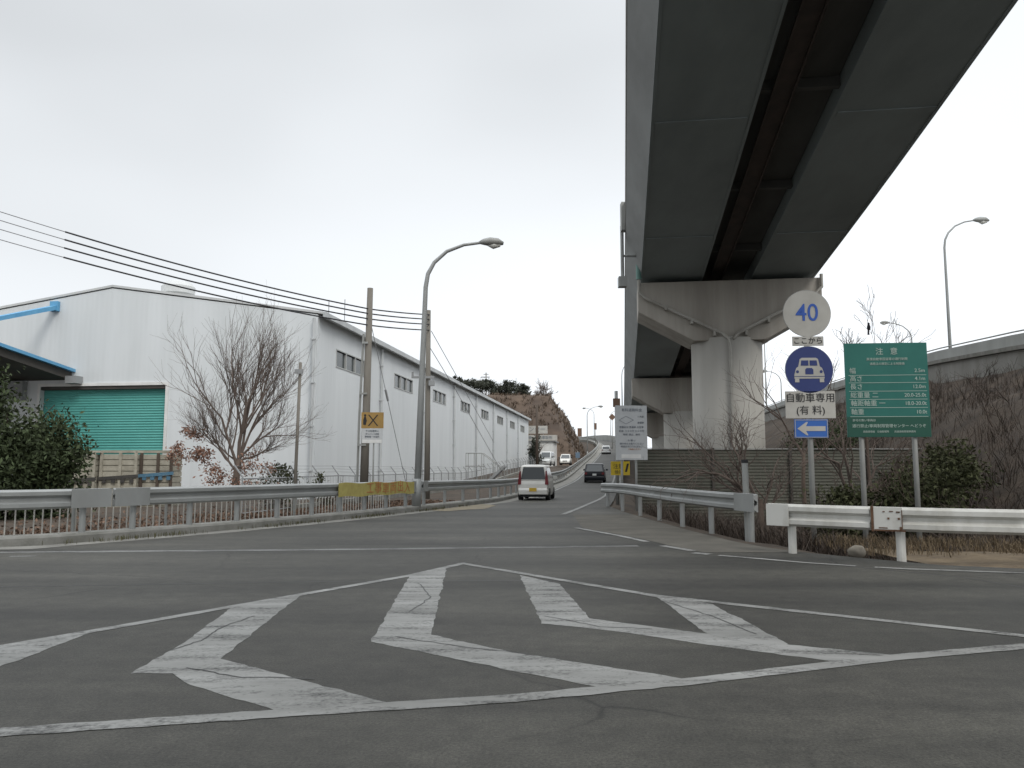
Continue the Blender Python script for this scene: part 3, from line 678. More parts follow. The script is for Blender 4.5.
cw = empty('ribbed_fence', (4.75, 31, -.9), 'weathered olive ribbed sheet fence under the viaduct pier', 'fence')
for i in range(4):
    x0 = 4.75 + i * 2.98
    MB().box(x0 + .005, x0 + 2.965, 30.97, 31.03, -1.2, 2.06 - .01 * (i % 2)).build('sheet_panel', M['corr'], cw, world=True)
    MB().box(x0 + 2.93, x0 + 3.03, 30.86, 30.965, -1.2, 2.12).build('post', M['dark'], cw, world=True)
tr = MB().box(4.75, 16.6, 30.9, 31.1, 2.065, 2.1); tr.build('top_trim', M['galvdull'], cw, world=True)

# ------------------------------------------------------------------ right hand elevated road with its lamps
VT = [(-30, 3.4), (0, 4.4), (15, 5.6), (33, 7.03), (44, 7.72), (70, 8.35), (100, 8.6), (160, 8.4), (220, 7.5)]
vp = [(vface(y), y, interp(VT, y)) for y in axis([(2, 210, 4)])]
ev = empty('elevated_road', (vface(40), 40, 0), 'concrete sided elevated road along the top of the brown bank on the right', 'elevated road')
MB().sweep(vp, [(0, -.78), (0, -2.3), (10, -2.3), (10, -.78)]).build('deck', M['concrete'], ev, world=True)
MB().sweep(vp, [(-.12, -.56), (-.12, -.74), (.3, -.74), (.3, -.56)]).build('coping', M['kerb'], ev, world=True)
MB().sweep(vp, [(.02, -.06), (.02, -.555), (.22, -.555), (.22, -.06)]).build('parapet', M['parapet'], ev, world=True)
MB().tube([(x + .1, y, z + .07) for x, y, z in vp], .035, 6).build('handrail', M['galvdull'], ev, world=True)
def street_lamp(label, base, h, reach, ang, m=None, group='curved street lamps', r=.09, tilt=0, head=1.0):
    o = empty('street_lamp', base, label, 'street lamp', group, rz=ang)
    m = m or M['galv']; b = min(1.7, reach * .8)
    pts = [(0, 0, -.4), (tilt * .5, 0, (h - 1.6) * .5), (tilt, 0, h - 1.6)]
    arc = [(tilt + .03 * reach, 0, h - 1.15), (tilt + .12 * reach, 0, h - .75), (tilt + .3 * reach, 0, h - .36), (tilt + .55 * reach, 0, h - .12), (tilt + .8 * reach, 0, h - .03)]
    MB().tube(pts + arc, [r, r * .82, r * .62, r * .58, r * .52, r * .48, r * .42, r * .38], 12).build('pole', m, o, smooth=True)
    MB().tube([(0, 0, 0), (0, 0, .9)], r * 1.25, 12).build('base_sleeve', m, o, smooth=True)
    hx_ = tilt + .8 * reach; l = .85 * head
    hd = MB(); hd.tube([(hx_ - .05, 0, h - .03), (hx_ + .12 * l, 0, h + .0), (hx_ + .4 * l, 0, h + .01), (hx_ + .75 * l, 0, h - .0), (hx_ + l, 0, h - .04)], [.05, .12 * head, .17 * head, .15 * head, .05], 12)
    ho = hd.build('lamp_head', M['galvdull'], o, smooth=True)
    ln = MB(); ln.tube([(hx_ + .3 * l, 0, h - .1 * head), (hx_ + .55 * l, 0, h - .14 * head), (hx_ + .85 * l, 0, h - .11 * head)], [.05, .13 * head, .06], 10); ln.build('lens', M['lens'], ho, smooth=True)
    return o
street_lamp('tall grey curved street lamp standing behind the left guard rail near the utility poles', (-3.1, 26.2, .1), 8.85, 2.3, R(5), r=.125, tilt=.22, head=.9)
street_lamp('tall slim lamp on the elevated road right of the green board, arm pointing right', (24.35, 44, 6.6), 8.7, 2.2, R(0), r=.1)
street_lamp('small far lamp with its arm pointing left above the green notice board', (37.9, 75, 6.5), 8.6, 2.6, R(180), r=.1)
street_lamp('far lamp with a short left arm between the pier column and the blue sign', (37.2, 110, 6.4), 8.3, 2.3, R(180), r=.11)
o_ = empty('light_pole', (31.9, 100, 6.4), 'straight slim grey pole on the elevated road between the pier and the white round sign', 'pole')
MB().tube([(0, 0, 0), (0, 0, 10.6)], [.11, .06], 8).build('pole', M['galvdull'], o_); MB().box(-.1, .1, -1.2, .1, 10.6, 10.72).build('lamp_head', M['galvdull'], o_)
def ramp_lamp(px_off, Y, label, h, reach, ang, r=.1):
    street_lamp(label, (lx(Y) + px_off, Y, rz_(Y)), h, reach, ang, r=r)
ramp_lamp(-.9, 138, 'nearer of two curved lamps on the left side of the ramp', 8.7, 2.4, 0)
ramp_lamp(-.9, 190, 'faint far curved lamp behind the brown hill edge, left of the ramp', 8.7, 2.4, R(170))
ramp_lamp(5.6, 215, 'far curved lamp beyond the ramp crest, right of the hanging signs', 8.2, 2.6, R(10))
street_lamp('slim lamp just left of the far end of the viaduct', (11.6, 84, 3.0), 9.6, 1.5, R(0), r=.08)
# concrete wall on the right side of the climbing ramp
wl_ = [(rx_(y) + .1, y, rz_(y)) for y in axis([(60, 320, 4)])]
rw = empty('ramp_wall', (rx_(120), 120, rz_(120)), 'pale concrete parapet along the right side of the climbing ramp', 'parapet')
b = MB(); k = len(wl_)
hts = [interp([(60, .8), (90, .9), (120, 1.4), (150, 2.2), (200, 1.6), (320, 1)], y) for x, y, z in wl_]
for (x, y, z), h in zip(wl_, hts): b.v += [(x, y, z - .3), (x + .25, y, z - .3), (x + .25, y, z + h), (x, y, z + h)]
for i in range(k - 1):
    for j in range(4): b.f.append((i * 4 + j, i * 4 + (j + 1) % 4, (i + 1) * 4 + (j + 1) % 4, (i + 1) * 4 + j))
b.f += [(0, 1, 2, 3), ((k - 1) * 4, (k - 1) * 4 + 3, (k - 1) * 4 + 2, (k - 1) * 4 + 1)]
b.build('concrete', M['parapet'], rw, world=True)

# ------------------------------------------------------------------ utility poles and cables
def concrete_pole(loc, h, r0, r1, label, m=None, name='utility_pole', lean=0, group='poles carrying the cables'):
    o = empty(name, loc, label, 'utility pole', group)
    MB().tube([(0, 0, -.6), (lean, 0, h)], [r0, r1], 16).build('pole', m or M['pole'], o, smooth=True)
    return o
p1 = concrete_pole((-5.75, 31.2, -.4), 8.85, .18, .115, 'weathered concrete utility pole standing behind the yellow warning sign', lean=.12)
b = MB(); b.tube([(-.25, -.05, .2), (-.21, -.05, 3.5), (-.1, -.05, 7.0)], .05, 6)
for z in (2.6, 4.6, 6.6): b.box(-.28 + z * .025, .1, -.2, -.14, z, z + .07)
b.build('conduit', M['galvdull'], p1)
g1 = MB().tube([(.12, .1, 7.6), (1.35, 3.8, .2)], .014, 5).build('guy_wire', M['wire'], p1)
MB().tube([(.56, 1.45, 4.94), (.64, 1.66, 4.5)], .05, 6).build('insulator', M['trim'], g1)
p2 = concrete_pole((-3.92, 37.2, -.4), 9.15, .145, .105, 'concrete utility pole directly behind the tall grey street lamp', lean=-.02)
b = MB(); b.box(-.75, .3, -.26, -.18, 5.9, 6.0); b.cyl((-.7, -.22), .05, 6.0, 6.2, 8); b.box(.05, .32, -.3, -.1, 5.55, 5.8)
b.build('crossarm', M['trim'], p2)
g2 = MB().tube([(.05, .1, 7.4), (.9, 6, 5.9), (3.4, 17, 1.2)], .016, 5).build('guy_wire', M['wire'], p2)
MB().tube([(.1, .2, 8.2), (2.6, 22, 3.6)], .016, 5).build('drop_cable', M['wire'], p2)
p3 = concrete_pole((-7.35, 27.2, -.5), 5.45, .06, .05, 'thin low grey pole standing right of the bare tree on the left', M['pole'], 'thin_pole', lean=.1, group=None)
MB().box(-.06, .2, -.14, -.07, 5.05, 5.2).build('bracket', M['trim'], p3)
p4 = concrete_pole((3.15, 101, 1.1), 8.2, .19, .15, 'dark brown timber pole in front of the small white office', M['wood'], 'timber_pole', group=None)
# four cables from the left to the two poles: bare grey, then a thick black insulating sleeve
cab = [('topmost of the four cables running to the concrete poles, black sleeve starting farthest right', (-17.5, 22.6, 8.9), 73, 7.6),
       ('second cable from the top of the four running to the concrete poles', (-17.5, 22.6, 8.62), 67, 7.41),
       ('third cable from the top of the four running to the concrete poles', (-17.5, 22.6, 8.33), 65, 7.2),
       ('lowest of the four cables, its black sleeve starting nearest the left edge', (-17.5, 22.6, 8.0), 58, 6.95)]
for i, (lab, a, sx, z1) in enumerate(cab):
    A = Vector(a); A.z += .72; B = Vector((-5.62, 31.15, z1)); Cc = Vector((-3.9, 37.1, z1 + .93 - .03 * i))
    pts = []
    for k in range(25):
        t = k / 24; p = A.lerp(B, t); p.z -= .55 * 4 * t * (1 - t) * .5; pts.append(p)
    pts2 = pts + [B.lerp(Cc, k / 6) - Vector((0, 0, .03 * 4 * (k / 6) * (1 - k / 6))) for k in range(1, 7)]
    far = A + (A - B) * .6; far.z += .4
    o = empty('power_cable', tuple(A), lab, 'cable', 'power cables to the utility poles')
    MB().tube([far] + pts2, .014, 5).build('bare_cable', M['wire'], o, world=True)
    # the sleeve starts where the photo shows it
    k0 = next(k for k, p in enumerate(pts) if 512 + 800 * p.x / (p.y * .9945 + (p.z - 1.35) * .1044) > sx)
    a_, b_ = pts[k0 - 1], pts[k0]
    MB().tube([a_.lerp(b_, .5)] + pts2[k0:], .027, 6).build('black_sleeve', M['cable'], o, world=True)

# ------------------------------------------------------------------ signs
def post(o, x, y, z0, z1, r, m, name='post'): return MB().tube([(x, y, z0), (x, y, z1)], r, 14).build(name, m, o, smooth=True)
sg = empty('road_sign', (5.62, 15.06, -.3), 'two round road signs stacked with plates and a blue arrow on one grey post', 'road sign', rz=R(-3))
zb = .3
post(sg, 0, .04, -.4, 5.02, .052, M['galvdull'])
d = MB().disc(0, 4.28 + zb, .445, -.045, -.022, 48).build('speed_disc', M['signwhite'], sg)
MB().tube([(.44 * math.cos(a), -.034, 4.28 + zb + .44 * math.sin(a)) for a in [i * math.pi / 24 for i in range(49)]], .012, 6).build('rim', M['galvdull'], d)
text('40', .47, M['numblue'], d, (0, -.05, 4.28 + zb), bold=.002, name='numerals', sx=.92)
d = MB().box(-.29, .29, -.045, -.022, 3.655 + zb, 3.835 + zb).build('start_plate', M['signwhite'], sg)
text('ここから', .14, M['black'], d, (0, -.05, 3.745 + zb))
d = MB().disc(0, 3.2 + zb, .445, -.045, -.022, 48).build('car_disc', M['signblue'], sg)
MB().tube([(.44 * math.cos(a), -.034, 3.2 + zb + .44 * math.sin(a)) for a in [i * math.pi / 24 for i in range(49)]], .012, 6).build('rim', M['boardgrey'], d)
e = MB(); zc = 3.2 + zb
e.prism([(-.26, -.03), (-.28, -.10), (-.28, -.17), (.28, -.17), (.28, -.10), (.26, -.03), (.24, .03), (.2, .06), (.17, .2), (.13, .225), (-.13, .225), (-.17, .2), (-.2, .06), (-.24, .03)], 'y', -.051, -.046, Matrix.Translation((0, 0, zc)))
e.box(-.27, -.19, -.051, -.046, zc - .24, zc - .172); e.box(.19, .27, -.051, -.046, zc - .24, zc - .172)
pic = e.build('car_symbol', M['signwhite'], d)
e = MB()
for a, b_ in ((-.155, -.012), (.012, .155)): e.prism([(a, .075), (b_, .075), (b_ - (.012 if b_ > .1 else 0), .175), (a + (.012 if a < -.1 else 0), .175)], 'y', -.056, -.052, Matrix.Translation((0, 0, zc)))
e.prism([(-.075, -.09), (.075, -.09), (.075, .0), (.05, .03), (-.05, .03), (-.075, .0)], 'y', -.056, -.052, Matrix.Translation((0, 0, zc)))
e.disc(-.22, zc - .04, .028, -.056, -.052, 14); e.disc(.22, zc - .04, .028, -.056, -.052, 14); e.box(-.28, .28, -.056, -.052, zc - .135, zc - .125)
e.build('symbol_detail', M['signblue'], pic)
d = MB().box(-.46, .46, -.045, -.022, 2.28 + zb, 2.79 + zb).build('text_plate', M['signwhite'], sg)
text('自動車専用', .185, M['black'], d, (0, -.05, 2.655 + zb))
text('(有 料)', .185, M['black'], d, (0, -.05, 2.42 + zb))
d = MB().box(-.31, .31, -.045, -.022, 1.91 + zb, 2.26 + zb).build('arrow_plate', M['arrowblue'], sg, bevel=.004)
e = MB(); zc = 2.085 + zb
e.prism([(-.26, 0), (-.09, .125), (-.06, .125), (-.1, .045), (.26, .045), (.26, -.045), (-.1, -.045), (-.06, -.125), (-.09, -.125)], 'y', -.051, -.046, Matrix.Translation((0, 0, zc)))
e.build('arrow', M['signwhite'], d)
e = MB()
for q in ((-.3, .3, zc + .157, zc + .166), (-.3, .3, zc - .166, zc - .157), (-.3, -.291, zc - .156, zc + .156), (.291, .3, zc - .156, zc + .156)): e.box(q[0], q[1], -.051, -.046, q[2], q[3])
e.build('border', M['signwhite'], d)
for z in (4.3, 3.2, 2.5, 2.1): MB().box(-.08, .08, -.021, .11, z + zb - .03, z + zb + .03).build('bracket', M['galvdull'], sg)

gs = empty('notice_board', (7.35, 15.62, -.3), 'green road notice board with white lettering on two grey posts', 'notice board', rz=R(-5))
zb = .3; gx0, gx1, g0, g1_ = -.785, .785, 1.95, 3.8
post(gs, -.5, .06, -.4, 3.9, .05, M['galvdull']); post(gs, .5, .06, -.4, 3.9, .05, M['galvdull'])
bd = MB().box(gx0, gx1, -.03, 0, g0 + zb, g1_ + zb).build('board', M['green'], gs)
H = g1_ - g0
def gv(f): return g1_ + zb - H * f
MB().box(gx0 + .005, gx1 - .005, -.034, -.031, g0 + zb + .005, gv(.785)).build('lower_band', M['darkgreen'], bd)
ln = MB()
for f_ in (.345, .425, .515, .602, .69, .785): ln.box(gx0 + .06, gx1 - .04, -.036, -.0345, gv(f_) - .004, gv(f_) + .004)
ln.build('ruled_line', M['signtext'], bd)
text('注   意', .15, M['signtext'], bd, (.02, -.036, gv(.095)))
text('高速自動車国道等の通行制限', .06, M['signtext'], bd, (.02, -.036, gv(.175)))
text('道路法の規定による制限値', .055, M['signtext'], bd, (.02, -.036, gv(.225)))
for f_, l, v, sz in ((.30, '幅', '2.5m', .125), (.385, '高さ', '4.1m', .125), (.47, '長さ', '12.0m', .125), (.56, '総重量 二', '20.0-25.0t', .125), (.647, '軸距軸重 一', '18.0-20.0t', .125), (.738, '軸重', '10.0t', .125)):
    text(l, sz, M['signtext'], bd, (gx0 + .08, -.036, gv(f_)), align='LEFT'); text(v, .1, M['signtext'], bd, (gx1 - .06, -.036, gv(f_)), align='RIGHT')
text('許可の無い車両は', .055, M['signtext'], bd, (gx0 + .1, -.037, gv(.825)), align='LEFT')
text('通行禁止/車両制限管理センター へどうぞ', .075, M['signtext'], bd, (.0, -.037, gv(.885)))
text('道路管理者   交通管理隊        高速道路管理事務所', .045, M['signtext'], bd, (.0, -.037, gv(.945)))

wb = empty('notice_board', (4.33, 29.05, -.2), 'tall grey white notice board with small print beside the ribbed fence', 'notice board', rz=R(3))
zb = .2
post(wb, .17, .06, -.6, 3.5, .045, M['galvdull']); post(wb, -.35, .06, -.6, 3.5, .045, M['galvdull'])
bd = MB().box(-.575, .575, -.03, 0, 1.64 + zb, 3.61 + zb).build('board', M['boardgrey'], wb)
text('有料道路料金', .125, M['textgrey'], bd, (.02, -.034, 3.44 + zb))
e = MB()
for a, b_ in (((-.45, 3.08), (-.2, 3.22)), ((-.2, 3.22), (.08, 3.08)), ((.08, 3.08), (-.2, 2.94)), ((-.2, 2.94), (-.45, 3.08))):
    e.tube([(a[0], -.032, a[1] + zb), (b_[0], -.032, b_[1] + zb)], .008, 4)
e.build('route_diagram', M['textgrey'], bd)
for z, sz, rows in ((3.2, .08, '←大型'), (2.98, .08, '普通車')): text(rows, sz, M['textgrey'], bd, (.34, -.034, z + zb))
for z, row in ((2.82, '車種区分 普通車 大型車'), (2.68, '料金  ５００円 ８００円'), (2.55, '時間  終日   終日')): text(row, .085, M['textgrey'], bd, (0, -.034, z + zb))
text('お 願 い', .085, M['textgrey'], bd, (0, -.034, 2.34 + zb))
for z, row in ((2.22, '通行券をお取りください'), (2.12, '料金は出口でお支払い')): text(row, .08, M['textgrey'], bd, (0, -.034, z + zb))
text('ご利用ください', .07, M['red'], bd, (.1, -.034, 2.02 + zb))
MB().box(-.38, .33, -.034, -.0305, 1.70 + zb, 1.84 + zb).build('blank_strip', M['white'], bd)

ys_ = empty('caution_sign', (4.12, 30.6, -.3), 'small yellow caution sign below the grey white notice board', 'sign')
post(ys_, 0, .04, -.5, 1.6, .035, M['galvdull'])
bd = MB().box(-.36, .36, -.02, 0, 1.38, 1.9).build('board', mat('yellow_sign', (.55, .40, .02), .5, col2=(.47, .33, .03), scale=4), ys_)
text('注意', .2, M['black'], bd, (-.08, -.024, 1.7)); text('徐行', .16, M['black'], bd, (-.06, -.024, 1.49))
e = MB().prism([(.17, 1.5), (.25, 1.5), (.33, 1.82), (.25, 1.82)], 'y', -.024, -.0205); e.build('stripe', M['black'], bd)

xs = empty('warning_sign', (-5.06, 29.0, -.3), 'ochre and white warning sign with a black cross in front of the utility pole', 'warning sign', rz=R(4))
post(xs, .05, .05, -.3, 3.5, .03, M['galvdull']); zb = .3
bd = MB().box(-.4, .4, -.025, 0, 2.78 + zb, 3.36 + zb).build('ochre_panel', M['orange'], xs)
lo = MB().box(-.37, .37, -.025, 0, 2.24 + zb, 2.775 + zb).build('text_panel', M['boardgrey'], xs)
e = MB(); c_ = 3.07 + zb
for sx in (-1, 1): e.prism([(-.16 * sx + .0, c_ - .2), (-.16 * sx + .05, c_ - .2), (.16 * sx + .05, c_ + .2), (.16 * sx, c_ + .2)], 'y', -.030 - .002 * (sx > 0), -.026)
e.build('cross_mark', M['black'], bd)
e = MB(); e.prism([(-.33, c_ - .16), (-.24, c_ - .18), (-.2, c_ - .02), (-.24, c_ + .14), (-.29, c_ + .14), (-.33, c_ + .02)], 'y', -.03, -.026); e.disc(-.265, c_ + .18, .04, -.03, -.026, 12); e.build('figure_symbol', M['black'], bd)
for z, row, sz in ((2.68, '不法投棄禁止', .08), (2.57, '見つけたら通報', .07), (2.47, '警察署・市役所', .075)): text(row, sz, M['textgrey'], lo, (0, -.029, z + zb))
MB().box(-.35, .35, -.029, -.0255, 2.25 + zb, 2.37 + zb).build('white_strip', M['white'], lo)
# far signs by the crest of the ramp
def far_sign(x, Y, z0, h, kind, label, m):
    o = empty('road_sign', (x, Y, z0), label, 'road sign')
    post(o, 0, .08, -.3, h + .5, .07, M['galvdull'])
    if kind == 'd': MB().prism([(-.75, h), (0, h - .75), (.75, h), (0, h + .75)], 'y', -.03, .0).build('diamond_board', m, o)
    else: MB().box(-kind[0] / 2, kind[0] / 2, -.03, 0, h - kind[1] / 2, h + kind[1] / 2).build('board', m, o)
far_sign(21.3, 170, rz_(170), 6.8, 'd', 'dark diamond shaped sign on the wall right of the ramp', M['brownsign'])
far_sign(20.4, 196, rz_(196), 4.2, (.7, 1.6), 'narrow upright orange sign hanging above the ramp crest', M['brownsign'])
far_sign(16.4, 215, rz_(212), 3.6, (.6, .7), 'tiny dark sign beside the lamp on the left of the crest', M['trim'])
far_sign(14.2, 168, rz_(168) + .6, 3.0, (.9, 1.8), 'brown upright sign at the foot edge of the brown hill', M['brownsign'])
far_sign(4.35, 33.2, 0, 4.05, (.3, .36), 'small brown box sign peeping above the grey notice board', M['brownsign'])
far_sign(9.0, 110, 1.7, 1.4, (.6, .75), 'bluish sign on a post beside the ramp guard rail', mat('pale_blue_sign', (.14, .2, .27), .5))

# ------------------------------------------------------------------ vehicles
def car(name, label, cat, loc, rz, L_, W_, Hh, paint, belt, rear_rake, hood, plate, tall_lights=False, pitch=0):
    o = empty(name, loc, label, cat, 'cars on and beside the ramp', rz=rz); o.rotation_euler = (pitch, 0, rz)
    hw = W_ / 2; r = .29 if Hh < 1.7 else .33; y0, y1 = -L_ / 2, L_ / 2
    body = MB()
    # lower body lofted along its length: (y, half width, z bottom, z top)
    st = [(y0, hw - .10, .42, belt - .18), (y0 + .03, hw - .05, .30, belt - .04), (y0 + .18, hw - .01, .24, belt), (y0 + .9, hw, .22, belt), (y1 - hood - .1, hw, .22, belt), (y1 - .55, hw - .02, .22, belt - .14), (y1 - .12, hw - .08, .26, belt - .26), (y1, hw - .18, .36, belt - .40)]
    n = 10; rings = []
    for y, w, a, b in st:
        m_ = (a + b) / 2
        rings.append([(-w * .93, y, a), (-w * .99, y, a + (b - a) * .2), (-w, y, a + (b - a) * .55), (-w * .975, y, b - .05), (-w * .93, y, b), (w * .93, y, b), (w * .975, y, b - .05), (w, y, a + (b - a) * .55), (w * .99, y, a + (b - a) * .2), (w * .93, y, a)])
    body.add([p for q in rings for p in q], [(i * n + j, i * n + (j + 1) % n, (i + 1) * n + (j + 1) % n, (i + 1) * n + j) for i in range(len(st) - 1) for j in range(n)] + [tuple(range(n)), tuple(len(st) * n - 1 - j for j in range(n))])
    bo = body.build('body', paint, o, smooth=False)
    # cabin
    rb, rt_ = y0 + .06, y0 + .06 + rear_rake; fb, ft = y1 - hood, y1 - hood - (.75 if hood < 1.1 else .8); wt = hw - .17; wb_ = hw - .035; zt = Hh
    cb_ = MB()
    lv = [(rb, fb, wb_, belt - .01), (rt_ - .02, ft + .06, wt + .025, zt - .09), (rt_ + .04, ft, wt - .03, zt - .03), (rt_ + .25, ft - .2, wt - .2, zt)]
    cb_.add([p for a, b, w, z in lv for p in ((-w, a, z), (w, a, z), (w, b, z), (-w, b, z))], [(i * 4 + j, i * 4 + (j + 1) % 4, (i + 1) * 4 + (j + 1) % 4, (i + 1) * 4 + j) for i in range(3) for j in range(4)] + [(3, 2, 1, 0), (12, 13, 14, 15)])
    ca = cb_.build('cabin', paint, o)
    A, B = lv[0], lv[1]
    def at(t, u, side):      # t up the glass 0..1, u across
        z = A[3] + (B[3] - A[3]) * t; w = A[2] + (B[2] - A[2]) * t; a = A[0] + (B[0] - A[0]) * t; b = A[1] + (B[1] - A[1]) * t
        if side == 'r': return Vector((-w + 2 * w * u, a - .008, z))
        if side == 'f': return Vector((-w + 2 * w * u, b + .008, z))
        if side == 'R': return Vector((w + .007, a + (b - a) * u, z))
        return Vector((-w - .007, a + (b - a) * u, z))
    def pane(nm, side, u0, u1, t0, t1, mt, par):
        q = [at(t0, u0, side), at(t0, u1, side), at(t1, u1 - (.01 if side in 'rf' else .0), side), at(t1, u0 + (.01 if side in 'rf' else 0), side)]
        nrm = (q[1] - q[0]).cross(q[3] - q[0]).normalized() * .005
        return MB().add([p for p in q] + [p - nrm for p in q], [(0, 1, 2, 3), (7, 6, 5, 4), (0, 4, 5, 1), (1, 5, 6, 2), (2, 6, 7, 3), (3, 7, 4, 0)]).build(nm, mt, par)
    pane('rear_window', 'r', .08, .92, .06, .96, M['carglass'], ca)
    pane('windscreen', 'f', .06, .94, .06, .95, M['carglass'], ca)
    for s_ in 'RL':
        for u0, u1 in ((.05, .22), (.25, .56), (.59, .93)): pane('side_window', s_, u0, u1, .14, .9, M['carglass'], ca)
    for sx in (-1, 1):
        if tall_lights:
            MB().prism([(sx * (hw - .17), belt - .20), (sx * (hw - .012), belt - .20), (sx * (hw - .04), belt + .02), (sx * (hw - .10), belt + .42), (sx * (hw - .145), belt + .42)], 'y', y0 - .016, y0 + .17).build('tail_light', M['tail'], o)
        else:
            MB().box(min(sx * (hw - .26), sx * (hw - .045)), max(sx * (hw - .26), sx * (hw - .045)), y0 - .012, y0 + .12, belt - .24, belt - .06).build('tail_light', M['tail'], o)
        MB().prism([(y1 - .3, belt - .24), (y1 - .06, belt - .36), (y1 - .035, belt - .46), (y1 - .3, belt - .42)], 'x', sx * (hw - .36), sx * (hw - .085)).build('headlight', M['lens'], o)
        MB().box(min(sx * (hw + .01), sx * (hw + .2)), max(sx * (hw + .01), sx * (hw + .2)), fb - .38, fb - .26, belt + .02, belt + .17).build('mirror', M['black'] if not tall_lights else paint, o, bevel=.015)
        MB().box(min(sx * hw * .6, sx * hw * .8), max(sx * hw * .6, sx * hw * .8), y0 - .022, y0 + .03, .36, .43).build('reflector', M['black'], o)
    bu = MB().prism([(y0 - .05, .28), (y0 + .2, .26), (y0 + .2, .56), (y0 - .02, .56), (y0 - .06, .48)], 'x', -hw + .06, hw - .06).build('rear_bumper', paint, o, bevel=.02)
    MB().prism([(y1 - .2, .26), (y1 + .04, .28), (y1 + .05, .46), (y1 - .2, .5)], 'x', -hw + .14, hw - .14).build('front_bumper', paint, o, bevel=.02)
    MB().box(-.3, .3, y1 - .02, y1 + .03, .5, .58).build('grille', M['black'], o)
    MB().box(-.17, .17, y0 - .075, y0 - .061, .42 if tall_lights else .62, .58 if tall_lights else .78).build('number_plate', plate, o)
    MB().box(-hw + .14, hw - .14, y0 + .1, y1 - .1, .16, .3).build('underbody', M['black'], o)
    for sx in (-1, 1):
        for y in (y0 + .55 + (.1 if L_ > 4 else 0), y1 - .62 - (.1 if L_ > 4 else 0)):
            mt_ = Matrix.Translation((sx * (hw - .09), y, r)) @ Matrix.Rotation(R(90) * sx, 4, 'Y')
            w = empty('wheel', (0, 0, 0), None, None); w.parent = o
            MB().lathe([(r * .62, -.1), (r * .93, -.1), (r, -.06), (r, .06), (r * .93, .1), (r * .62, .1)], 24, mt_).build('tyre', M['tyre'], w, smooth=False)
            MB().lathe([(.03, .11), (r * .25, .09), (r * .55, .07), (r * .64, .102), (r * .64, -.09)], 20, mt_).build('rim', M['rim'], w)
    return o
def on_ramp(off, Y): return (lx(Y) + off, Y, rz_(Y) + .0)
hd = -math.atan(.1405)
car('minivan', 'cream white minivan with red upright tail lights and a yellow number plate', 'minivan', (1.2, 38.6, rz_(38.6)), hd, 3.4, 1.44, 1.64, M['carpearl'], .93, .16, .85, M['plateY'], True)
car('estate_car', 'black estate car driving up the ramp ahead of the minivan', 'car', (7.3, 70.5, rz_(70.5)), hd, 4.4, 1.76, 1.62, M['carblack'], .95, .38, 1.15, M['plateW'], pitch=.02)
car('hatchback', 'small white car far up the climbing ramp near the crest', 'car', on_ramp(2.0, 152), hd + .01, 4.2, 1.7, 1.5, M['carwhite'], .92, .35, 1.1, M['plateW'], pitch=.07)
car('delivery_van', 'white van parked nose towards the road before the small white office', 'van', (4.6, 106, 1.62), math.pi + hd - .1, 3.6, 1.6, 1.9, M['carwhite'], 1.05, .12, .55, M['plateW'])
car('kei_car', 'small white car parked beside the white van under the brown hill', 'car', (7.35, 110, 1.75), math.pi + hd, 3.4, 1.48, 1.5, M['carpearl'], .9, .16, .8, M['plateY'])

# ------------------------------------------------------------------ small white office at the foot of the hill
of = empty('office_building', (2.0, 118, 1.2), 'small white office with two long white sign boards on its roof below the hill', 'building', rz=hd)
MB().box(-4, 4.1, 0, 6, -.5, 3.95).build('wall', M['white'], of)
MB().box(-4.2, 4.4, -.25, 6.2, 3.96, 4.12).build('roof', M['trim'], of)
q = MB().box(-4.2, 4.7, -.35, -.26, 4.13, 4.95).build('sign_board', M['signwhite'], of)
text('自動車整備・中古車販売', .5, M['textgrey'], q, (1.2, -.37, 4.55))
q = MB().box(-4.2, 3.2, .4, .5, 5.2, 6.35).build('upper_sign_board', M['signwhite'], of); text('カーセンター', .85, M['textgrey'], q, (.4, .38, 5.8))
fb_ = MB()
for x in (-3.5, -.5, 2.6): fb_.box(x - .05, x + .05, .52, .6, 4.13, 6.2)
fb_.build('sign_frame', M['trim'], of)
wn = MB().box(-.5, 1.2, -.03, .02, .3, 2.3).build('window', M['glass'], of); MB().box(2.5, 3.0, -.03, .02, 1.3, 2.5).build('window', M['glass'], of)
MB().box(2.45, 3.05, -.05, -.031, 1.22, 1.28).build('sill', M['trim'], of)
# steel stair by the warehouse fence
ss = empty('steel_stair', (-2.35, 63, -.1), 'small grey steel stair with handrails by the warehouse side wall', 'stair', rz=hd)
b = MB()
for sx in (-.7, .25): b.prism([(0, 0), (.28, 0), (2.0, 1.6), (1.7, 1.6)], 'y', sx, sx + .06)
b.build('stringer', M['trim'], ss)
b = MB()
for i in range(6): b.box(.15 + i * .28, .42 + i * .28, -.64, .25, .22 + i * .25, .25 + i * .25)
b.build('tread', M['galvdull'], ss)
MB().box(-1.2, .2, -.7, .3, 1.55, 1.62).build('landing', M['galvdull'], ss)
b = MB()
for sy in (-.68, .28):
    b.tube([(-1.15, sy, 2.6), (.1, sy, 2.6), (1.9, sy, 1.2)], .03, 6)
    for x, z in ((-1.15, 2.6), (-.5, 2.6), (.1, 2.6), (1.0, 1.9), (1.9, 1.2)): b.tube([(x, sy, max(0, z - 2.4)), (x, sy, z)], .025, 6)
b.build('handrail', M['galvdull'], ss)

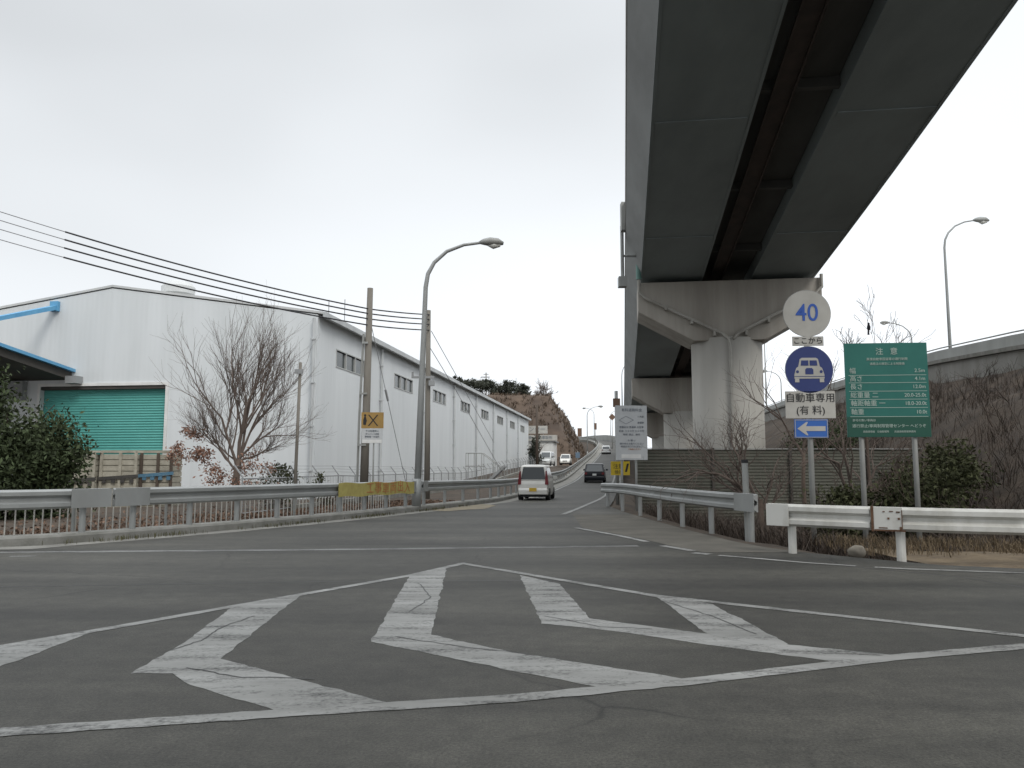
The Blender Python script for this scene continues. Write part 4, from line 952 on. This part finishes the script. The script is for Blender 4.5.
# ------------------------------------------------------------------ crates behind the left rail
rg = random.Random(8)
for i, (x, y, w, lab, blue) in enumerate(((-15.75, 29.6, 1.25, 'pale timber crate stack nearest the evergreen bush', 0), (-14.4, 29.9, 1.3, 'middle pale timber crate stack, a dark strap along its side', 0), (-13.15, 30.2, 1.15, 'pale timber crate stack with a blue strap, nearest the bare tree', 1))):
    o = empty('crate_stack', (x, y, -.45), lab, 'crate stack', 'timber crate stacks before the shutter', rz=R(4))
    h = 2.35
    b = MB()
    for k in range(11): b.box(-w / 2, w / 2, -.5, .5, k * .21 + .02, k * .21 + .2)
    b.box(-w / 2 + .03, w / 2 - .03, -.46, .46, 0, 2.3)
    b.build('planks', M['plank'], o)
    b = MB()
    for px in (-w / 2 - .02, 0, w / 2 - .1): b.box(px, px + .1, -.56, -.505, 0, h)
    b.build('batten', M['wood'] if i == 2 else M['plank'], o)
    b = MB()
    for k in range(5): b.box(-w / 2 - .1 + rg.uniform(-.1, .1), w / 2 + rg.uniform(-.1, .15), -.5 + k * .2, -.34 + k * .2, h + .002, h + .07 + .03 * rg.random())
    b.build('loose_plank', M['plank'], o)
    b = MB(); b.prism([(-w / 2 - .06, 1.25 + .1 * i), (w / 2 + .06, 1.35 + .1 * i), (w / 2 + .06, 1.47 + .1 * i), (-w / 2 - .06, 1.37 + .1 * i)], 'y', -.6, -.57)
    for k in range(4): x0 = -w / 2 + .1 + k * w / 4; b.box(x0, x0 + .14, -.59, -.565, 1.16 + .1 * i, 1.30 + .1 * i)
    b.build('strap', M['strapblue'] if blue else M['dark'], o)

# ------------------------------------------------------------------ trees and plants
def grow(mb, rg, p, d, L_, r, depth, maxd, spread, upb, kids, rmin=.006, sides=5, tips=None, wob=.12, shrink=.72):
    seg = 4; pts = [p.copy()]; rad = [r]; dd = d.copy()
    for i in range(seg):
        dd = (dd + Vector((rg.gauss(0, wob), rg.gauss(0, wob), rg.gauss(0, wob) + upb))).normalized()
        pts.append(pts[-1] + dd * L_ / seg); rad.append(max(rmin, r * (1 - .45 * (i + 1) / seg)))
    mb.tube(pts, rad, sides if depth < 2 else 3 if depth > 2 else 4, depth == 0)
    if depth >= maxd:
        if tips is not None: tips.append((pts[-1], dd))
        return
    for k in range(kids[min(depth, len(kids) - 1)]):
        t = rg.uniform(.3, 1.0) if k else 1.0
        i = min(seg - 1, int(t * seg)); q = pts[i].lerp(pts[i + 1], t * seg - i)
        ax = Vector((rg.gauss(0, 1), rg.gauss(0, 1), rg.gauss(0, 1))).normalized()
        nd = (dd * math.cos(spread) + dd.cross(ax).normalized() * math.sin(spread * rg.uniform(.6, 1.4))).normalized()
        grow(mb, rg, q, nd, L_ * shrink * rg.uniform(.75, 1.2), max(rmin, r * (.62 if k else .7) * (1 - .3 * t)), depth + 1, maxd, spread, upb, kids, rmin, sides, tips, wob, shrink)
def leaf(mb, rg, p, s):
    a = Vector((rg.gauss(0, 1), rg.gauss(0, 1), rg.gauss(0, 1))).normalized(); b = a.orthogonal().normalized()
    b = (b * math.cos(rg.uniform(0, 6)) + a.cross(b) * math.sin(rg.uniform(0, 6))).normalized(); c = a.cross(b)
    l = s * rg.uniform(.7, 1.3); w = l * .45
    q = [p - b * l * .5, p + c * w * .5 + a * w * .12, p + b * l * .5, p - c * w * .5 + a * w * .12]
    o = len(mb.v); mb.v += [tuple(v) for v in q]; mb.f += [(o, o + 1, o + 2, o + 3)]
def clump(mb, rg, c, rad, n, s, gap=.0, hollow=.45):
    c = Vector(c)
    sub = []
    for _ in range(max(3, n // 55)):
        v = Vector((rg.gauss(0, 1), rg.gauss(0, 1), rg.gauss(0, 1))).normalized() * rg.uniform(hollow, 1.0)
        sub.append(c + Vector((v.x * rad[0], v.y * rad[1], v.z * rad[2])))
    for i in range(n):
        b = rg.choice(sub); k = .26
        leaf(mb, rg, b + Vector((rg.gauss(0, k) * rad[0], rg.gauss(0, k) * rad[1], rg.gauss(0, k * .8) * rad[2])), s)
def plant(name, label, cat, loc, clumps, leafmat, size, seed, group=None, stems=3, stem_h=1.5, stem_r=.05, stemmat=None):
    rg = random.Random(seed); o = empty(name, loc, label, cat, group)
    b = MB()
    for k in range(stems):
        d = Vector((rg.gauss(0, .35), rg.gauss(0, .3), 1)).normalized() if stems > 1 else Vector((0, 0, 1))
        grow(b, rg, Vector((rg.gauss(0, .1), rg.gauss(0, .1), -.2)), d, stem_h, stem_r, 0, 2, .6, .05, [3, 3], .003)
    b.build('trunk' if stems == 1 else 'stems', stemmat or M['bark'], o, fix=False)
    l = MB()
    for c, r, n in clumps: clump(l, rg, c, r, n, size)
    l.build('crown' if stems == 1 else 'foliage', leafmat, o, fix=False)
    return o
plant('evergreen_bush', 'large dark evergreen bush at the left edge before the teal shutter', 'bush', (-14.6, 22.6, -.45),
      [((-1.0, 0, 2.3), (1.7, 1.3, 1.7), 7000), ((.9, 0, 1.8), (1.3, 1.1, 1.4), 6000), ((-2.6, .2, 2.9), (1.6, 1.2, 1.5), 4000), ((-.6, -.2, 3.9), (1.1, .8, .8), 2600), ((1.75, -.2, 2.2), (.8, .8, 1.0), 3600), ((0, 0, .8), (2.3, 1.0, .9), 5000)], M['leafdark'], .15, 4, stems=4, stem_h=2.0, stem_r=.09)
def bare_tree(name, label, loc, seed, L_, r, maxd, spread, upb, kids, dirs, leaves=None, wob=.12, shrink=.72, twig=None, rmin=.0022):
    rg = random.Random(seed); o = empty(name, loc, label, 'tree')
    t = MB(); b = MB(); tips = []
    hd_ = Vector((0, 0, -.3))
    trunk_top = Vector((.02, 0, dirs['h']))
    pts = [hd_, Vector((0, 0, .3)), Vector((rg.gauss(0, .05), 0, dirs['h'] * .6)), trunk_top]
    t.tube(pts, [r * 1.35, r * 1.05, r * .95, r * .85], 10)
    for (dx, dy, dz, l, rr) in dirs['limbs']:
        grow(b, rg, trunk_top - Vector((0, 0, rg.uniform(0, .25) * dirs['h'])), Vector((dx, dy, dz)).normalized(), l, r * rr, 0, maxd, spread, upb, kids, rmin, 6, tips, wob, shrink)
    t.build('trunk', M['bark'], o, fix=False, smooth=True); b.build('crown', twig or M['twig'], o, fix=False)
    if leaves:
        lv = MB()
        for c, rd, n, s in leaves: clump(lv, rg, c, rd, n, s, hollow=.1)
        lv.build('dead_leaves', M['brownleaf'], o, fix=False)
    return o
bare_tree('bare_tree', 'bare tree with upright twigs and brown leaves low down, before the warehouse corner', (-9.2, 27, -.45), 11, 2.0, .125, 4, .43, .09, [5, 5, 4, 3],
          {'h': 2.1, 'limbs': [(-.3, 0, 1, 1.95, .5), (.3, .2, 1, 1.9, .45), (.05, -.1, 1, 2.3, .6), (-.8, .1, .8, 1.4, .36), (.75, -.1, .8, 1.35, .36), (.1, .4, 1, 1.9, .4), (-.95, -.1, .5, 1.15, .28), (.9, .1, .4, .95, .28)]},
          leaves=[((-1.6, 0, 2.9), (.45, .4, .5), 300, .11), ((-1.3, .1, 2.3), (.6, .4, .5), 420, .11), ((-2.0, 0, 2.3), (.4, .4, .5), 300, .11), ((-.8, 0, 1.7), (.6, .4, .5), 380, .11), ((.7, 0, 1.9), (.7, .4, .5), 380, .11), ((.2, 0, 1.3), (1.0, .4, .5), 300, .11)])
plant('green_bush', 'round dark bush right of the bare tree at the warehouse corner', 'bush', (-8.1, 27.6, -.45), [((0, 0, 1.0), (.75, .6, .8), 900), ((.3, 0, 1.5), (.5, .4, .5), 350)], M['leafolive'], .11, 21, stems=4, stem_h=.9)
plant('green_bush', 'small bush in front of the mesh fence left of the utility pole', 'bush', (-7.0, 29.2, -.45), [((0, 0, .95), (.45, .4, .6), 450), ((.2, 0, 1.45), (.25, .25, .3), 120)], M['leafolive'], .1, 22, stems=3, stem_h=.8)
plant('conifer', 'dark conical evergreen at the foot of the dark timber pole', 'tree', (3.0, 102.5, 1.2), [((0, 0, 1.6), (.9, .8, 1.5), 900), ((0, 0, 3.2), (.5, .5, 1.2), 350)], M['leafhill'], .3, 23, stems=1, stem_h=2.2, stem_r=.12)
bare_tree('bare_tree', 'wide spreading bare tree in front of the viaduct column behind the right guard rail', (6.0, 19.6, -.7), 31, 1.2, .085, 4, .6, .03, [4, 4, 3, 2],
          {'h': 1.3, 'limbs': [(-1, 0, .9, 1.25, .65), (-1, .3, .55, 1.3, .6), (-.4, -.2, 1, 1.15, .6), (.3, .1, 1, .9, .5), (-.9, .4, .35, 1.1, .45), (.9, .4, .6, .7, .4)]}, wob=.16)
bare_tree('bare_tree', 'thin bare sapling with a dark bird, rising behind the green notice board', (10.5, 23.6, -.3), 36, 1.1, .045, 4, .5, .08, [4, 3, 3, 2],
          {'h': 4.6, 'limbs': [(.15, 0, 1, 1.25, .6), (-.6, 0, .9, .7, .4), (.9, 0, .35, .8, .4)]}, rmin=.006)
bare_tree('bare_tree', 'low bare tree between the round road signs and the green notice board', (8.7, 24, -.4), 41, 1.4, .06, 3, .55, .06, [4, 3, 3],
          {'h': 2.2, 'limbs': [(-.6, 0, 1, 1.4, .7), (.5, 0, 1, 1.5, .6), (-.1, 0, 1, 1.8, .7), (.9, 0, .5, 1.2, .4)]})
bare_tree('bare_tree', 'low reddish bare tree on the bank behind the grey signpost', (8.4, 19.8, -.5), 43, 1.3, .07, 3, .6, .04, [4, 4, 3],
          {'h': .9, 'limbs': [(-.7, 0, 1, 1.3, .7), (.5, 0, 1, 1.3, .6), (-.1, 0, 1, 1.5, .7), (.9, .3, .6, 1.2, .5)]})
for i, (x, y, z, s, lab) in enumerate(((9.3, 18.2, -.3, 1.0, 'dark leafy shrub behind the green notice board between its posts'), (10.9, 20.5, .1, .95, 'dark leafy shrub on the bank right of the green notice board'), (7.6, 18.6, -.7, .8, 'low dark shrub between the signpost and the left post of the green board'), (13.0, 33, .8, 1.3, 'dark shrub high on the bank left of the green notice board'))):
    plant('leafy_shrub', lab, 'shrub', (x, y, z), [((0, 0, 1.0 * s), (1.0 * s, .8 * s, .8 * s), 2600), ((.5 * s, 0, 1.6 * s), (.6 * s, .5 * s, .5 * s), 800), ((-.6 * s, -.2, .7 * s), (.6 * s, .5 * s, .5 * s), 800)], M['leafolive'] if i != 3 else M['leafdark'], .12, 50 + i, 'shrubs on the right bank', stems=5, stem_h=1.1 * s, stem_r=.035)
# bird on the sapling
bd_ = empty('bird', (10.66, 23.6, 5.42), 'small dark bird perched on the bare sapling above the green board', 'bird')
MB().lathe([(.01, 0), (.05, .04), (.08, .12), (.085, .2), (.06, .28), (.05, .31), (.055, .35), (.045, .39), (.01, .42)], 12).build('body', M['feather'], bd_, smooth=True)
MB().prism([(-.03, .1), (-.05, -.18), (.05, -.18), (.03, .1)], 'y', .05, .07).build('tail', M['feather'], bd_)
MB().tube([(0, -.04, .36), (0, -.12, .35)], [.016, .002], 6).build('beak', M['black'], bd_)
for q in [bd_]: q.scale = (.62, .62, .62)
# trees on the hill top
rg = random.Random(77)
places = [(-12.5, 168, 'leftmost of the dark trees on the hill above the warehouse roof'), (-10.4, 171, 'second dark hill tree from the left above the warehouse roof'), (-8.2, 168, 'third dark hill tree from the left, left of the lattice pole'), (-6.2, 171, 'dark hill tree just right of the pole with crossarms'), (-4.2, 168, 'middle dark hill tree with pale gaps under its crown'), (-2.2, 171, 'dark hill tree left of the slim mast'), (-.2, 168, 'dark hill tree at the foot of the slim mast'), (1.8, 170, 'rightmost of the dark trees on the hill top')]
for i, (x, y, lab) in enumerate(places):
    z = hill_h(x, y); h = rg.uniform(1.0, 1.3); 
    cl_ = [((rg.uniform(-.4, .4), 0, 3.2 * h), (1.7, 1.2, 1.3), 900)] + [((rg.uniform(-1.5, 1.5), rg.uniform(-.6, .6), rg.uniform(1.8, 4.2) * h), (.9, .8, .7), 260) for _ in range(5)]
    plant('hill_tree', lab, 'tree', (x, y, z), cl_, M['leafhill'], .42, 100 + i, 'dark trees on the hill top', stems=1, stem_h=2.6, stem_r=.16)
bare_tree('bare_tree', 'twiggy bare tree on the right shoulder of the brown hill', (6.7, 164, hill_h(6.7, 164) - .2), 91, 1.8, .14, 3, .5, .08, [5, 5, 3], {'h': .8, 'limbs': [(-.5, 0, 1, 1.7, .6), (.5, 0, 1, 1.6, .6), (0, 0, 1, 2.0, .7), (.9, 0, .8, 1.3, .5), (-.9, 0, .8, 1.3, .5)]}, rmin=.028)
o = concrete_pole((-6.3, 193, hill_h(-6.3, 193) - .3), 10.2, .16, .12, 'pole with short crossarms standing among the hill trees', M['pole'], group=None)
MB().box(-1.2, .9, -.1, .1, 9.0, 9.2).box(-.6, .6, -.1, .1, 9.7, 9.85).build('crossarm', M['trim'], o)
o = concrete_pole((1.0, 194, hill_h(1.0, 194) - .3), 9.8, .14, .05, 'slim mast standing at the right of the hill trees', M['galvdull'], 'mast', group=None)
MB().box(-.5, .5, -.05, .05, 8.2, 8.3).build('crossarm', M['trim'], o)

# ------------------------------------------------------------------ uncountable ground cover
def tufts(name, m, rg, spots, blades, hgt, w, lean=.5):
    b = MB()
    for (x, y, z) in spots:
        for k in range(blades):
            h = hgt * rg.uniform(.5, 1.3); a = rg.uniform(0, 6.283); dx, dy = math.cos(a), math.sin(a); ln_ = rg.uniform(.1, lean) * h
            px, py = x + rg.gauss(0, .12), y + rg.gauss(0, .12); t = a + 1.57; wx, wy = math.cos(t) * w, math.sin(t) * w
            o = len(b.v)
            b.v += [(px - wx, py - wy, z - .05), (px + wx, py + wy, z - .05), (px + dx * ln_ * .4 + wx * .7, py + dy * ln_ * .4 + wy * .7, z + h * .6), (px + dx * ln_ * .4 - wx * .7, py + dy * ln_ * .4 - wy * .7, z + h * .6), (px + dx * ln_, py + dy * ln_, z + h)]
            b.f += [(o, o + 1, o + 2, o + 3), (o + 3, o + 2, o + 4)]
    return tag(b.build(name, m, fix=False), kind='stuff')
rg = random.Random(5); sp_ = []
while len(sp_) < 4200:
    y = 14.5 + 46 * rg.random() ** 1.4; x = rx_(y) + 1.2 + rg.random() ** 1.3 * (vface(y) - rx_(y) - 1.6)
    if 30.6 < y < 31.5 and x < 17: continue
    sp_.append((x, y, ground_z(x, y)))
tufts('dry_brush', M['brush'], rg, [q for q in sp_ if q[1] - right_edge_y(q[0]) > 2.5 or q[1] > 17], 8, .5, .008, 1.7)
sp_ = []
for _ in range(1300):
    x = rg.uniform(5.6, 19); y = right_edge_y(x) + rg.uniform(1.3, 4.5); sp_.append((x, y, max(ground_z(x, y), -.06) + .07))
tufts('dry_grass', M['straw'], rg, sp_, 9, .10, .005, 1.8)
sp_ = []
for _ in range(520):
    y = rg.uniform(12.8, 30); x = lx(y) + rg.gauss(.03, .05); sp_.append((x, y, (rz_(y) if y > 13 else 0) + .02))
tufts('kerb_weeds', M['weed'], rg, [s for s in sp_ if rg.random() < .5 + .5 * math.sin(s[1] * 1.7)], 5, .07, .006, .8)
b = MB(); rg = random.Random(9)
for _ in range(7500):
    y = rg.uniform(13, 34); x = lx(y) - .75 - abs(rg.gauss(0, 2.6)); leaf(b, rg, Vector((x, y, ground_z(x, y) + .04 + .05 * rg.random())), .12)
tag(b.build('leaf_litter', M['litter'], fix=False), kind='stuff')
rg = random.Random(15); sp_ = []
while len(sp_) < 1500:
    x = rg.uniform(-8, 18); y = rg.uniform(127, 185); 
    if hill_h(x, y) > 1.5: sp_.append((x, y, hill_h(x, y)))
tufts('hill_brush', mat('hill_brush', (.10, .072, .05), .9, island=.5), rg, sp_, 7, .55, .05, 1.6)
# bare scrub tangled over the right bank, and the earth verge at its foot
rg = random.Random(61); b = MB(); k = 0
while k < 90:
    y = 16 + 34 * rg.random() ** 1.3; x = rx_(y) + 2.2 + rg.random() * (vface(y) - rx_(y) - 3)
    if 29.5 < y < 33 and x < 17.5: continue
    k += 1; s = rg.uniform(.6, 1.15)
    for j in range(3): grow(b, rg, Vector((x + rg.gauss(0, .2), y + rg.gauss(0, .2), ground_z(x, y) - .1)), Vector((rg.gauss(0, .6), rg.gauss(0, .5), 1)).normalized(), .75 * s, .022 * s, 1, 3, .65, .03, [3, 3, 3], .005)
tag(b.build('bare_scrub', mat('scrub_twig', (.075, .058, .048), .95, island=.4), fix=False), kind='stuff')
vx = axis([(6.0, 24, .35)]); b = MB(); nr = 9
for x in vx:
    y0 = right_edge_y(min(x, 15)) if x <= 12 else interp([(12, 9.6), (40, 3.5)], x)
    for j in range(nr):
        y = y0 + .12 + (2.6 + .5 * nz(x, 0, .6)) * j / (nr - 1); b.v.append((x, y, max(ground_z(x, y), -.06) + .02 + (.09 + .08 * nz(x, y, 1.2)) * min(1, (x - 6.0) * .8) * math.sin(math.pi * j / (nr - 1))))
b.f = [(i * nr + j, i * nr + j + 1, (i + 1) * nr + j + 1, (i + 1) * nr + j) for i in range(len(vx) - 1) for j in range(nr - 1)]
tag(b.build('verge', mat('verge_earth', (.10, .075, .05), .95, col2=(.21, .16, .10), scale=1.6, detail=9, bump=.8, bscale=18), smooth=True, fix=False), kind='structure')
# boulder at the verge
rg = random.Random(2); b = MB(); bm = bmesh.new(); bmesh.ops.create_icosphere(bm, subdivisions=3, radius=1)
b.v = [tuple(v.co * (1 + .18 * mnoise.noise(v.co * 1.5)) * 1.0) for v in bm.verts]; b.f = [tuple(v.index for v in f_.verts) for f_ in bm.faces]; bm.free()
b.v = [(x * .14, y * .11, z * .1) for x, y, z in b.v]
o = b.build('boulder', M['rock'], smooth=True); o.location = (5.35, 12.6, .06); tag(o, 'small pale boulder on the verge under the white guard rail', 'rock')
